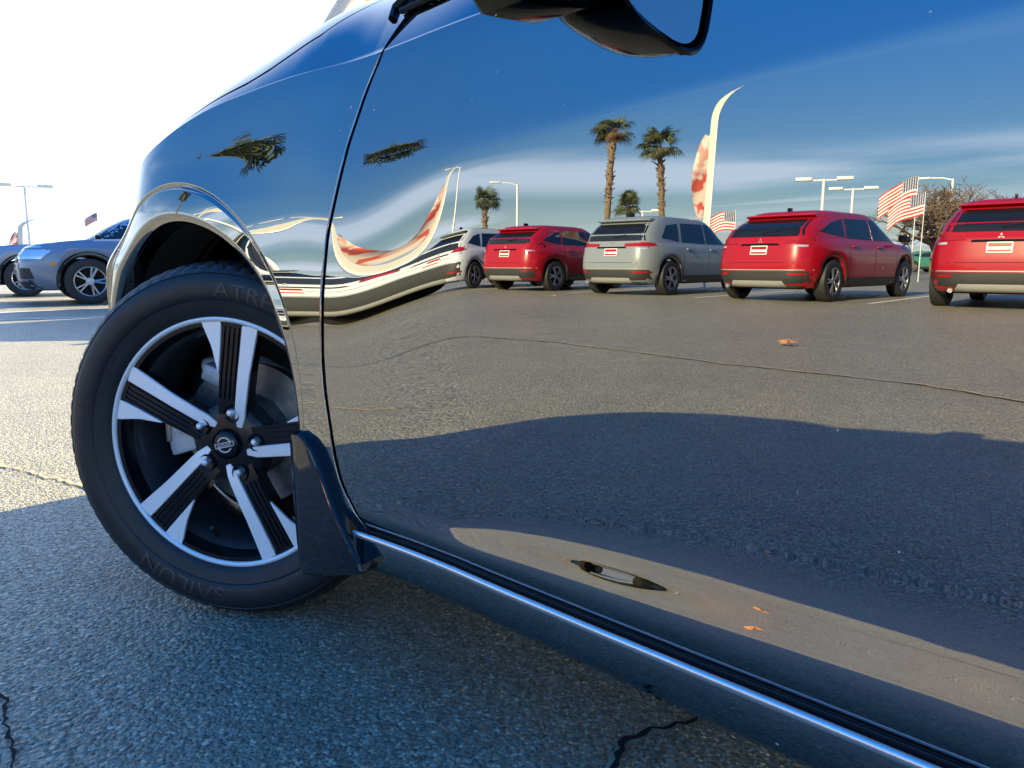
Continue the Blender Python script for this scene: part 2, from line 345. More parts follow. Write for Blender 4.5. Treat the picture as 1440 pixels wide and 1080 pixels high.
i0 = int(np.argmin(abs(ZS-0.55))); I -= I[:, i0:i0+1]
wz = 1-0.45*smooth(.72, .97, Z2)
whi = smooth(.64, .78, Z2); wtp = smooth(.755, .845, Z2)
O_T = (FL_LO[:, None]*(1-whi)+(FL_HI[:, None]*(1-wtp)+FL_TOP[:, None]*wtp)*whi)*wz - I
OX_T = np.gradient(O_T, 0.002, axis=0)
OZ_T = np.gradient(O_T, 0.001, axis=1)
def tab(T, x, z):
    fx = np.clip((np.asarray(x, float)-XS[0])/0.002, 0, len(XS)-1.001); fz = np.clip((np.asarray(z, float)-ZS[0])/0.001, 0, len(ZS)-1.001)
    ix = fx.astype(int); iz = fz.astype(int); u = fx-ix; v = fz-iz
    return T[ix, iz]*(1-u)*(1-v)+T[ix+1, iz]*u*(1-v)+T[ix, iz+1]*(1-u)*v+T[ix+1, iz+1]*u*v
DC = [(.267,.434),(.32,.388),(.36,.374),(.407,.365),(.46,.354),(.518,.347),(.606,.347),(.702,.360),(.831,.401),(.90,.432),(.95,.462)]
dcz = np.linspace(.15, 1.1, 400); dcx = gauss(np.interp(dcz, [a for a, b in DC], [b for a, b in DC]), .012, dcz[1]-dcz[0])
def XC(z): return np.interp(z, dcz, dcx)
AC = np.array([-.09, .38]); AR = 0.352; RC = np.array([-.10, .41]); RR = .395
def roll(d, r):                                       # edge rounding: how far the skin falls back at distance d from its edge
    dd = np.clip(d, 0, r); return r-np.sqrt(np.maximum(r*r-(r-dd)**2, 0))
def q_fender(x, z):
    rho = np.hypot(x-AC[0], z-AC[1]); rr = np.hypot(x-RC[0], z-RC[1])-RR
    q = -.0055*(1-smooth(-.007, .003, rr))
    inside = 1-smooth(-.012, -.004, rr)
    q += inside*.085*np.clip(z-.70, -.1, .12)*smooth(.55, .72, z)
    q -= roll(rho-AR, .022)
    q -= roll(np.abs(XC(z)-.003-x), .0018)
    return q
def q_door(x, z): return -roll(np.abs(x-XC(z)-.003), .0025)
def skin(x, z, q=None):
    o = tab(O_T, x, z); ox = tab(OX_T, x, z); oz = tab(OZ_T, x, z)
    if q is not None:
        e = 2e-4; o = o+q(x, z); ox = ox+(q(x+e, z)-q(x-e, z))/(2*e); oz = oz+(q(x, z+e)-q(x, z-e))/(2*e)
    n = np.stack([-ox, -np.ones_like(ox), -oz], -1); n /= np.linalg.norm(n, axis=-1, keepdims=True)
    return np.stack([x, -o, z], -1), n
HCX = [-1.05,-.6,-.41,-.15,.1,.25,.4,4]; HCZ = [.006,.018,.034,.070,.112,.150,.150,.14]
hc_arr = gauss(np.interp(XS, HCX, HCZ), .05, .002)
def ys_of(x): return -tab(O_T, x, ZSH(x))
def top_z(x, y):
    """crown of hood, fender top and door shelf"""
    y = np.minimum(y, 1.8-y); t = np.maximum(y-ys_of(x), 0)
    h = np.interp(x, XS, hc_arr)*(1-np.exp(-t/.07)) + .03*(1-((.87-np.minimum(t, .87))/.87)**2)
    return ZSH(x)+h
def mirrored(o, name, parent, mat=None):
    me = o.data.copy(); V = np.empty(len(me.vertices)*3); me.vertices.foreach_get('co', V); V = V.reshape(-1, 3); V[:, 1] = 1.8-V[:, 1]
    F = [tuple(reversed(p.vertices)) for p in me.polygons]
    bpy.data.meshes.remove(me)
    return mk(name, V, F, mat or (o.data.materials[0] if o.data.materials else None), parent)

car = thing('parked_car', 'glossy black car in the foreground with turned front wheel and mirror-like door', 'car')

# front fender: polar sheet round the wheel arch
def fender():
    zb_ = .252; xl = -.56
    a0 = math.asin((zb_-AC[1])/AR)
    ang = set(np.linspace(a0, pi-a0, 520))
    shx = np.linspace(xl, float(XC(.95))-.003, 60)
    bound = [(float(XC(z))-.003, z) for z in np.linspace(zb_, float(ZSH(XC(.95))), 90)]
    bound += [(x, float(ZSH(x))) for x in shx[::-1]] + [(xl, z) for z in np.linspace(float(ZSH(xl)), zb_, 40)] + [(x, zb_) for x in np.linspace(xl, AC[0]+AR*cos(pi-a0), 10)]
    for c in ((bound[89]), (xl, float(ZSH(xl))), bound[0]):
        ang.add(math.atan2(c[1]-AC[1], c[0]-AC[0]))
    ang = sorted(ang)
    B = np.array(bound)-AC; bang = np.unwrap(np.arctan2(B[:, 1], B[:, 0])); brad = np.hypot(B[:, 0], B[:, 1])
    # start of the outline: along the bottom from the arch to the door cut
    pre = np.array([(x, zb_) for x in np.linspace(AC[0]+AR*cos(a0)+1e-4, bound[0][0], 12)])-AC
    ba = np.concatenate([np.arctan2(pre[:, 1], pre[:, 0]), bang]); br = np.concatenate([np.hypot(pre[:, 0], pre[:, 1]), brad])
    o_ = np.argsort(ba, kind='stable'); ba = ba[o_]; br = br[o_]
    nr = 190; g = np.linspace(0, 1, nr)**1.35
    X = []; Z = []
    for a in ang:
        rm = max(np.interp(a, ba, br), AR+1e-4); r = AR+(rm-AR)*g
        X.append(AC[0]+r*cos(a)); Z.append(AC[1]+r*sin(a))
    X = np.array(X); Z = np.array(Z)
    P, N = skin(X, Z, q_fender)
    V = P.reshape(-1, 3); NN = N.reshape(-1, 3); F = gridf(len(ang), nr, flip=False)
    # return flange of the arch
    na = len(ang); base = len(V); fl = []; fn = []
    for d in (0.0, .004, .012, .03):
        for i, a in enumerate(ang):
            p = P[i, 0].copy(); p[1] += d; fl.append(p); fn.append((-cos(a), 0, -sin(a)))
    V = np.vstack([V, np.array(fl)]); NN = np.vstack([NN, np.array(fn)]); F += gridf(4, na, off=base, flip=False)
    for sd_ in (0, 1):
        W = []
        for d in (.028, .06, .125):
            for i in range(na):
                p = P[i, 0].copy(); y = p[1]+d; W.append((p[0], y if sd_ == 0 else 1.8-y, p[2]))
        mk('arch_flange', W, gridf(3, na, flip=bool(sd_)), M['liner'], car)
    o = mk('front_fender', V, F, M['paint'], car, normals=NN); return o
fend = fender()
mirrored(fend, 'front_fender', car)
def side_panel(name, x0f, x1, zlo, nx, nz, q=None, arch=None, xs=None):
    g = np.linspace(0, 1, nx); gz = np.linspace(0, 1, nz)
    X = np.zeros((nx, nz)); Z = np.zeros((nx, nz))
    for j in range(nz):
        pass
    for i in range(nx):
        xm = None
        zt = float(ZSH(x1 if callable(x0f) is False else .95))
        X[i] = g[i]
    # start from straight columns, then shear the left edge on to its curve
    for i in range(nx):
        if callable(x0f):
            zt = None
            for it in range(3):
                zt = ZSH(X[i, -1] if it else (float(x0f(.95))*(1-g[i])+x1*g[i]))
                zcol = zlo+(zt-zlo)*gz
                xl = x0f(zcol)+.003; X[i] = xl*(1-g[i])+x1*g[i]
            Z[i] = zcol
        else:
            x = x0f*(1-g[i])+x1*g[i]; zl = zlo
            if arch is not None and abs(x-arch[0]) < arch[2]: zl = max(zlo, arch[1]+math.sqrt(arch[2]**2-(x-arch[0])**2))
            X[i] = x; Z[i] = zl+(ZSH(x)-zl)*gz
    P, N = skin(X, Z, q); V = P.reshape(-1, 3); NN = N.reshape(-1, 3); F = gridf(nx, nz, flip=True)
    for (sl, nrm) in ((np.s_[0, :], (-1, 0, 0)), (np.s_[-1, :], (1, 0, 0)), (np.s_[:, 0], (0, 0, -1))):
        e = P[sl]; e2 = e.copy(); e2[:, 1] += .018; b = len(V); V = np.vstack([V, e, e2]); NN = np.vstack([NN, np.tile(nrm, (2*len(e), 1))]); F += gridf(2, len(e), off=b)
    return mk(name, V, F, M['paint'], car, normals=NN)
door = side_panel('front_door', XC, 1.62, .255, 420, 300, q_door)
mirrored(door, 'front_door', car)
rdoor = side_panel('rear_door', 1.626, 2.42, .255, 110, 110); mirrored(rdoor, 'rear_door', car)
quar = side_panel('quarter_panel', 2.426, 3.62, .252, 140, 90, arch=(2.66, .34, .365)); mirrored(quar, 'quarter_panel', car)

# tops: fender top, door shelf, hood
def top_panel(name, xa, xb, ya, yb, nx, ny, mat=None, lip=True):
    X = np.zeros((nx, ny)); Y = np.zeros((nx, ny))
    for i, gx in enumerate(np.linspace(0, 1, nx)):
        for j, gy in enumerate(np.linspace(0, 1, ny)):
            X[i, j] = gx; Y[i, j] = gy
    x = xa(Y)*(1-X)+xb(Y)*X
    y0 = ya(x); y1 = yb(x); y = y0*(1-Y)+y1*Y
    z = top_z(x, y); e = 1e-3
    nxv = -(top_z(x+e, y)-top_z(x-e, y))/(2*e); nyv = -(top_z(x, y+e)-top_z(x, y-e))/(2*e)
    N = np.stack([nxv, nyv, np.ones_like(nxv)], -1); N /= np.linalg.norm(N, axis=-1, keepdims=True)
    P = np.stack([x, y, z], -1); V = P.reshape(-1, 3); NN = N.reshape(-1, 3); F = gridf(nx, ny, flip=True)
    if lip:
        for sl in (np.s_[0, :], np.s_[-1, :], np.s_[:, -1]):
            ed = P[sl]; e2 = ed.copy(); e2[:, 2] -= .012; nn = N[sl]; b = len(V)
            V = np.vstack([V, ed, e2]); NN = np.vstack([NN, nn, nn]); F += gridf(2, len(ed), off=b)
    return mk(name, V, F, mat or M['paint'], car, normals=NN)
CUTT = lambda Y: .462+.132*Y          # door / fender seam on the shelf
def y_hood(x): return ys_of(x)+np.interp(x, [-1, -.1, 0, .1, .165, .22, .279, .33, .45], [.008, .008, .010, .012, .017, .025, .036, .062, .125])
def y_sill(x): return np.interp(x, [.4, .45, .49, .533, .576, .7, 1.6, 2.4, 3.0], [.060, .057, .054, .051, .048, .045, .055, .075, .12])
def x_cowl(y): return .44-.27*(1-np.minimum(1, np.abs((y-.9)/.82))**2)
ft = top_panel('fender_top', lambda Y: -.56+0*Y, lambda Y: CUTT(Y)-.0025, ys_of, y_hood, 240, 40)
mirrored(ft, 'fender_top', car)
ds = top_panel('door_shelf', lambda Y: .462+.066*Y+.0025, lambda Y: 1.62+0*Y, ys_of, y_sill, 160, 24); mirrored(ds, 'door_shelf', car)
rs = top_panel('door_shelf', lambda Y: 1.626+0*Y, lambda Y: 2.42+0*Y, ys_of, y_sill, 40, 10); mirrored(rs, 'door_shelf', car)
qs = top_panel('quarter_shelf', lambda Y: 2.426+0*Y, lambda Y: 3.62+0*Y, ys_of, lambda x: ys_of(x)+.09, 40, 10); mirrored(qs, 'quarter_shelf', car)
def x_nose(y, D=.24): return -.56-D*np.maximum(0, 1-np.minimum(1, np.abs((y-.9)/.9))**2.2)
def hood():
    nx, ny = 120, 140; X = np.zeros((nx, ny)); Y = np.zeros((nx, ny))
    for j, gy in enumerate(np.linspace(0, 1, ny)):
        for i, gx in enumerate(np.linspace(0, 1, nx)):
            y = .9
            for it in range(4):
                x = x_nose(y)*(1-gx)+x_cowl(y)*gx; ya = float(y_hood(x))+.004; y = ya*(1-gy)+(1.8-ya)*gy
            X[i, j] = x; Y[i, j] = y
    Z = top_z(X, Y); e = 1e-3
    N = np.stack([-(top_z(X+e, Y)-top_z(X-e, Y))/(2*e), -(top_z(X, Y+e)-top_z(X, Y-e))/(2*e), np.ones_like(X)], -1); N /= np.linalg.norm(N, axis=-1, keepdims=True)
    P = np.stack([X, Y, Z], -1); V = P.reshape(-1, 3); NN = N.reshape(-1, 3); F = gridf(nx, ny, flip=True)
    for sl in (np.s_[:, 0], np.s_[:, -1], np.s_[0, :], np.s_[-1, :]):
        ed = P[sl]; e2 = ed.copy(); e2[:, 2] -= .014; b = len(V); V = np.vstack([V, ed, e2]); NN = np.vstack([NN, N[sl], N[sl]]); F += gridf(2, len(ed), off=b)
    return mk('hood', V, F, M['paint'], car, normals=NN)
hood()
def bumper(name, sgn, x0, prof, ztop):
    nz, ny = 26, 60; V = []
    zs = np.linspace(0, 1, nz)
    for g in zs:
        for k, s in enumerate(np.linspace(-1, 1, ny)):
            ss = math.copysign(abs(s)**.8, s); zt = float(ztop(ss)); z = .17+(zt-.17)*g
            D = np.interp(z, [a for a, b in prof], [b for a, b in prof])*(1-g**3)+np.interp(.85, [a for a, b in prof], [b for a, b in prof])*g**3
            ye = float(-tab(O_T, x0, min(z, .95)))
            ss = math.copysign(abs(s)**.8, s)
            y = .9+ss*(.9-ye)*1.0
            V.append((x0+sgn*D*max(0, 1-abs(ss)**2.2), y, z))
    return mk(name, V, gridf(nz, ny), M['paint'], car)
bumper('front_bumper', -1, -.562, [(.17,.26),(.28,.34),(.42,.375),(.60,.36),(.72,.31),(.85,.24)], lambda s: float(top_z(x_nose(np.array(.9+.9*s)), np.array(.9+.9*s)))-.003)
bumper('rear_bumper', 1, 3.622, [(.17,.06),(.3,.15),(.6,.18),(.8,.16),(1.0,.11)], lambda s: .955)
def quadsheet(name, A, B, n, m, mat, bulge=None, parent=None):
    """surface between curves A(s), B(s)"""
    V = []
    for i in range(n):
        t = i/(n-1)
        for j in range(m):
            s = j/(m-1); p = np.array(A(s))*(1-t)+np.array(B(s))*t
            if bulge is not None: p = p+np.array(bulge(t, s))
            V.append(p)
    return mk(name, V, gridf(n, m), mat, parent or car)
def ws_base(s):
    y = .125+1.55*s; x = float(x_cowl(np.array(y)))+.012; return (x, y, float(top_z(np.array(x), np.array(y)))+.002)
def ws_top(s):
    q = 2*s-1; return (1.30-.13*(1-q*q), .335+1.13*s, 1.352+.06*(1-q*q))
wsh = quadsheet('windshield', ws_base, ws_top, 24, 40, M['glass'], bulge=lambda t, s: (-.05*4*t*(1-t)*.6, 0, .03*4*t*(1-t)))
def roof_rear(s):
    q = 2*s-1; return (2.62+.10*(1-q*q), .35+1.10*s, 1.345+.055*(1-q*q))
quadsheet('roof', ws_top, roof_rear, 24, 40, M['paint'], bulge=lambda t, s: (0, 0, .028*4*t*(1-t)))
def deck_f(s): q = 2*s-1; return (3.25+.05*(1-q*q), .20+1.40*s, 1.055+.02*(1-q*q))
quadsheet('rear_window', roof_rear, deck_f, 16, 30, M['glass'], bulge=lambda t, s: (.03*4*t*(1-t), 0, .02*4*t*(1-t)))
quadsheet('trunk_lid', deck_f, lambda s: (3.72+.02*(1-(2*s-1)**2), .12+1.56*s, .975+.02*(1-(2*s-1)**2)), 12, 30, M['paint'])
quadsheet('cowl', lambda s: (float(x_cowl(np.array(.1+1.6*s)))-.01, .1+1.6*s, float(top_z(np.array(x_cowl(np.array(.1+1.6*s))), np.array(.1+1.6*s)))-.012), lambda s: tuple(np.array(ws_base(s))+np.array((.02, 0, -.004))), 3, 30, M['gap'])
def sill(s):
    x = .475+(2.55-.475)*s; y = float(y_sill(np.array(x)))+.004; return (x, y, float(top_z(np.array(x), np.array(y)))+.002)
def rail(s):
    x = 1.20+(2.45-1.20)*s; return (x, .325+.01*s, 1.340+.02*4*s*(1-s))
for side in (0, 1):
    f = (lambda p: p) if side == 0 else (lambda p: (p[0], 1.8-p[1], p[2]))
    quadsheet('side_window', lambda s: f(sill(s)), lambda s: f(rail(s)), 16, 40, M['glass'], bulge=lambda t, s: (0, (-.02 if side == 0 else .02)*4*t*(1-t), 0))
    quadsheet('pillar', lambda s: f(np.array(ws_base(0))*(1-s)+np.array(sill(0))*s), lambda s: f(np.array(ws_top(0))*(1-s)+np.array(rail(0))*s), 16, 6, M['paint'], bulge=lambda t, s: (-.03*4*t*(1-t)*.6, 0, .018*4*t*(1-t)))
    quadsheet('pillar', lambda s: f(np.array(sill(1))*(1-s)+np.array(deck_f(0))*s), lambda s: f(np.array(rail(1))*(1-s)+np.array(roof_rear(0))*s), 10, 6, M['paint'])
    quadsheet('roof_rail', lambda s: f(rail(s)), lambda s: f(np.array(ws_top(0))*(1-s)+np.array(roof_rear(0))*s), 3, 30, M['paint'])
    quadsheet('quarter_shelf', lambda s: f((2.55+s*1.1, float(y_sill(np.array(2.55)))+.02+.03*s, 1.04-.06*s)), lambda s: f((2.75+s*.95, .26, 1.06-.08*s)), 3, 10, M['paint'])
    # window seal along the sill
    tb = MB().tube([f(tuple(np.array(sill(s))+np.array((0, -.004, .001)))) for s in np.linspace(0, 1, 40)], .0045, 6)
    tb.build('window_seal', M['gap'], car)
# front corner trim of the side window
MB().tube([(.452, .057, 1.0), (.444, .070, 1.020), (.50, .100, 1.072), (.70, .165, 1.17)], .0055, 8).build('quarter_trim', M['blackgloss'], car)
MB().tube([(.482, .055, 1.0), (.497, .066, 1.020), (.56, .092, 1.070), (.75, .165, 1.18)], .0065, 8).build('quarter_trim', M['blackgloss'], car)
# dark structure behind the seams
for s in (0, 1):
    for x0, x1 in ((.30, .56), (1.58, 1.67), (2.38, 2.47)):
        V = []
        for z in np.linspace(.24, .945, 40):
            for x in np.linspace(x0, x1, 14):
                xx = float(XC(z))+(x-.43)*.4 if x0 < .5 else x
                y = float(-tab(O_T, xx, z))+.017; V.append((xx, y if s == 0 else 1.8-y, z))
        mk('door_frame', V, gridf(40, 14, flip=True), M['gap'], car)
    V = []
    for x in np.linspace(-.56, .5, 60):
        for d in (-.008, .02):
            y = float(y_hood(np.array(x)))+d; V.append((x, y if s == 0 else 1.8-y, float(top_z(np.array(x), np.array(y)))-.010))
    mk('hood_seam', V, gridf(60, 2), M['gap'], car)
    V = []
    for Y in np.linspace(0, 1, 20):
        for d in (-.012, .012):
            x = .462+.066*Y+d; y = float(ys_of(x))*(1-Y)+.085*Y; V.append((x, y if s == 0 else 1.8-y, float(top_z(np.array(x), np.array(y)))-.010))
    mk('shelf_seam', V, gridf(20, 2), M['gap'], car)

# rocker panel and its bright strip
def rocker(s):
    nx, P = 120, []
    prof = [(.2485, -.006), (.2480, -.0012), (.2474, -.0004), (.2465, .0), (.238, .001), (.215, .004), (.195, -.006), (.178, -.022), (.168, -.045), (.166, -.12)]   # (z, out)
    for x in np.linspace(.395, 2.30, nx):
        b = float(tab(O_T, x, .257)); fl = 0.0
        for (z, o) in prof: P.append((x, (-(b+o+fl)) if s == 0 else 1.8+(b+o+fl), z))
    Q = []
    for x in np.linspace(.405, 2.30, 80):
        b = float(tab(O_T, x, .257))
        for (z, o) in ((.262, -.012), (.258, -.004), (.247, -.003)): Q.append((x, -(b+o) if s == 0 else 1.8+b+o, z))
    mk('sill_seal', Q, gridf(80, 3, flip=(s == 1)), M['gap'], car)
    return mk('rocker_panel', P, gridf(nx, len(prof), flip=(s == 1)), M['paint'], car)
rocker(0); rocker(1)
for s in (0, 1):
    pts = []
    for x in np.linspace(.41, 2.25, 90):
        b = float(tab(O_T, x, .257)); pts.append((x, (-(b+.006)) if s == 0 else 1.8+(b+.006), .2465))
    V = []
    for p in pts:
        for k in range(10):
            t = 2*pi*k/10; sg = -1 if s == 0 else 1
            V.append((p[0], p[1]+sg*.0045*cos(t), p[2]+.0058*sin(t)))
    mk('trim_strip', V, gridf(90, 10, wrap=True), M['chrome'], car)
und = MB().box((1.35, .9, .21), (4.0, 1.5, .06)).box((-.66, .9, .24), (.34, 1.0, .10)); und.box((1.6, .9, .45), (1.6, 1.5, .5)); und.build('underbody', M['under'], car)

# wheel housings
def liner(cx, cz, ra, y0, y1, name='wheel_liner'):
    mb = MB(); prof = [(ra-.1, y0), (ra, y0+.01), (ra, y1)]
    mb.lathe([(ra, y0), (ra, y1)], 40, 'y', (cx, 0, cz), R(-25), R(205))
    mb.lathe([(AR+.001, y0), (ra, y0)], 40, 'y', (cx, 0, cz), R(-20), R(200))
    mb.lathe([(ra, y1), (.01, y1)], 40, 'y', (cx, 0, cz), R(-40), R(220))
    # pressed ribs
    for k in range(6):
        a = R(20+28*k); mb.box((cx+cos(a)*(ra-.004), (y0+y1)/2, cz+sin(a)*(ra-.004)), (.02, abs(y1-y0)*.9, .012), Matrix.Rotation(-a, 3, 'Y'))
    mb.build(name, M['liner'], car)
liner(AC[0], AC[1], .43, .115, .46); liner(AC[0], AC[1], .43, 1.685, 1.34)
liner(2.66, .34, .40, .05, .42); liner(2.66, .34, .40, 1.75, 1.38)

# mud flap behind the front wheel
def mudflap(x_off=0.0, side=0):
    out = [(.292,.385),(.300,.392),(.316,.393),(.334,.386),(.352,.372),(.372,.340),(.392,.300),(.412,.268),(.440,.236),(.462,.208),(.466,.198),(.455,.190),(.40,.172),(.33,.151),(.296,.143),(.289,.150),(.286,.20),(.288,.30)]
    mb = MB(); n = len(out)
    fy = lambda x, z: -.024-.010*(np.array(z)-.14)/.25
    rings = []
    cx, cz = np.mean([p[0] for p in out]), np.mean([p[1] for p in out])
    V = []; F = []
    lay = [(.93, .0), (.965, .0008), (.99, .004), (1.0, .009), (1.0, .070)]
    for (sc, d) in lay:
        for (x, z) in out: V.append((cx+(x-cx)*sc+x_off, float(fy(x, z))+d, cz+(z-cz)*sc))
    F = gridf(len(lay), n, wrap=True); F.append(tuple(range(n-1, -1, -1)))
    mb.add(V, F)
    V = [(v[0], v[1] if side == 0 else 1.8-v[1], v[2]) for v in mb.V]
    o = MB().add(V, mb.F).build('mud_flap', M['flap'], car, angle=16)
mudflap(-.018); mudflap(-.018, side=1)

# door mirror (its underside shows in the upper door)
def door_mirror(side):
    f = (lambda p: p) if side == 0 else (lambda p: (p[0], 1.8-p[1], p[2]))
    nu, nv = 26, 32; V = []
    # housing: rounded sections stacked from the glass (rear) to the nose (front)
    for i in range(nu):
        t = i/(nu-1); x = .828-.150*t
        k = math.sqrt(max(0, 1-t**2.6)) if t < 1 else 0
        k = max(k, .02)
        for j in range(nv):
            a = 2*pi*j/nv; ca, sa = cos(a), sin(a)
            sq = 2/3.2
            yy = -.128+(.098*math.copysign(abs(ca)**sq, ca))*(k*.35+.65*k)
            zz = 1.028+(.074*math.copysign(abs(sa)**sq, sa))*k + .10*(.128+yy)*-0.55
            V.append(f((x, yy, zz)))
    F = gridf(nu, nv, wrap=True); F.append(tuple(range((nu-1)*nv, nu*nv)))
    h = MB().add(V, F).build('mirror_housing', M['blackgloss'], car, angle=60)
    G = []
    for i in range(nv):
        a = 2*pi*i/nv; ca, sa = cos(a), sin(a); sq = 2/3.2
        yy = -.128+.088*math.copysign(abs(ca)**sq, ca); zz = 1.028+.064*math.copysign(abs(sa)**sq, sa)-.055*(.128+yy)
        G.append(f((.8255, yy, zz)))
    gl = mk('mirror_glass', G, [tuple(range(nv))], M['mirror'], h, smooth=False)
    rim = MB().tube([V[j] for j in range(nv)]+[V[0]], .005, 6).build('mirror_bezel', M['blackgloss'], h)
    ft_ = MB(); P = []
    for i, (y, zc, dz, x0, x1) in enumerate([(.085, .985, .028, .652, .735), (.05, .978, .026, .654, .735), (.02, .973, .021, .660, .738), (-.01, .980, .020, .675, .76), (-.05, .992, .024, .69, .79)]):
        for (u, v) in ((0, -.6), (.08, -1), (.92, -1), (1, -.6), (1, .6), (.92, 1), (.08, 1), (0, .6)): P.append(f((x0+(x1-x0)*u, y, zc+dz*v)))
    F = gridf(5, 8, wrap=True)+[tuple(range(8)), tuple(range(39, 31, -1))]
    ft_.add(P, F); ft_.build('mirror_foot', M['blackgloss'], car, bevel=.003)
door_mirror(0); door_mirror(1)

# lamps and grille of the nose (outside the picture)
def nose_pt(s, z):
    prof = [(.17,.26),(.28,.34),(.42,.375),(.60,.36),(.72,.29),(.85,.22)]; D = np.interp(z, [a for a, b in prof], [b for a, b in prof])+.006
    ss = math.copysign(abs(s)**.8, s); ye = float(-tab(O_T, -.562, z)); return (-.562-D*max(0, 1-abs(ss)**2.2), .9+ss*(.9-ye), z)
for sg in (-1, 1):
    V = [nose_pt(sg*(.55+.38*i/9), .60+.10*j/4+.03*i/9) for i in range(10) for j in range(5)]
    mk('headlight', V, gridf(10, 5, flip=sg > 0), M['clearlens'], car)
V = [nose_pt(-.45+.9*i/19, .32+.36*j/7) for i in range(20) for j in range(8)]; mk('grille', V, gridf(20, 8), M['blackplastic'], car)
for sg in (-1, 1):
    mb = MB().box((3.76, .9+sg*.68, .80), (.06, .32, .12)); mb.build('tail_light', M['redlens'], car, bevel=.015)

# ------------------------------------------------------------------ front wheel
def text_mesh(txt, size):
    cu = bpy.data.curves.new('lettering', 'FONT'); cu.body = txt; cu.size = size; cu.align_x = 'CENTER'; cu.resolution_u = 3
    o = bpy.data.objects.new('lettering', cu); COL.objects.link(o)
    dg = bpy.context.evaluated_depsgraph_get(); me = bpy.data.meshes.new_from_object(o.evaluated_get(dg))
    V = [tuple(v.co) for v in me.vertices]; F = [tuple(p.vertices) for p in me.polygons]
    bpy.data.objects.remove(o); bpy.data.curves.remove(cu); bpy.data.meshes.remove(me)
    return V, F
def subdiv_long(V, F, mx):
    bm = bmesh.new(); vs = [bm.verts.new(v) for v in V]
    for f in F:
        try: bm.faces.new([vs[i] for i in f])
        except Exception: pass
    bmesh.ops.triangulate(bm, faces=bm.faces)
    for _ in range(4):
        e = [e for e in bm.edges if e.calc_length() > mx]
        if not e: break
        bmesh.ops.subdivide_edges(bm, edges=e, cuts=1); bmesh.ops.triangulate(bm, faces=bm.faces)
    bm.verts.index_update(); V = [tuple(v.co) for v in bm.verts]; F = [tuple(v.index for v in f.verts) for f in bm.faces]; bm.free(); return V, F
TR = .333
# sidewall profile: (radius, axial) with axial negative = outboard
SIDE = [(.232,-.004),(.236,-.010),(.243,-.014),(.252,-.0175),(.262,-.021),(.264,-.0195),(.266,-.0215),(.276,-.0245),(.288,-.0255),(.300,-.0235),(.309,-.0195),(.3105,-.0175),(.312,-.0185),(.319,-.0125),(.325,-.004),(.3295,.006),(.3315,.016)]
def side_h(r): return np.interp(r, [a for a, b in SIDE], [b for a, b in SIDE])
def wrap_text(txt, size, r0, ang, lift=.0009, sx=1.0):
    """letters set round the sidewall, tops outward, reading clockwise seen from outside"""
    V, F = subdiv_long(*text_mesh(txt, size), .006)
    out = []
    for (x, y, z) in V:
        r = r0+y; a = ang-(x*sx)/r0               # clockwise = decreasing angle, seen from outside (-y) with x to the right
        out.append((r*cos(a), float(side_h(r))-lift, r*sin(a)))
    n = len(out); V2 = out+[(v[0], v[1]+lift*1.5, v[2]) for v in out]
    return V2, F
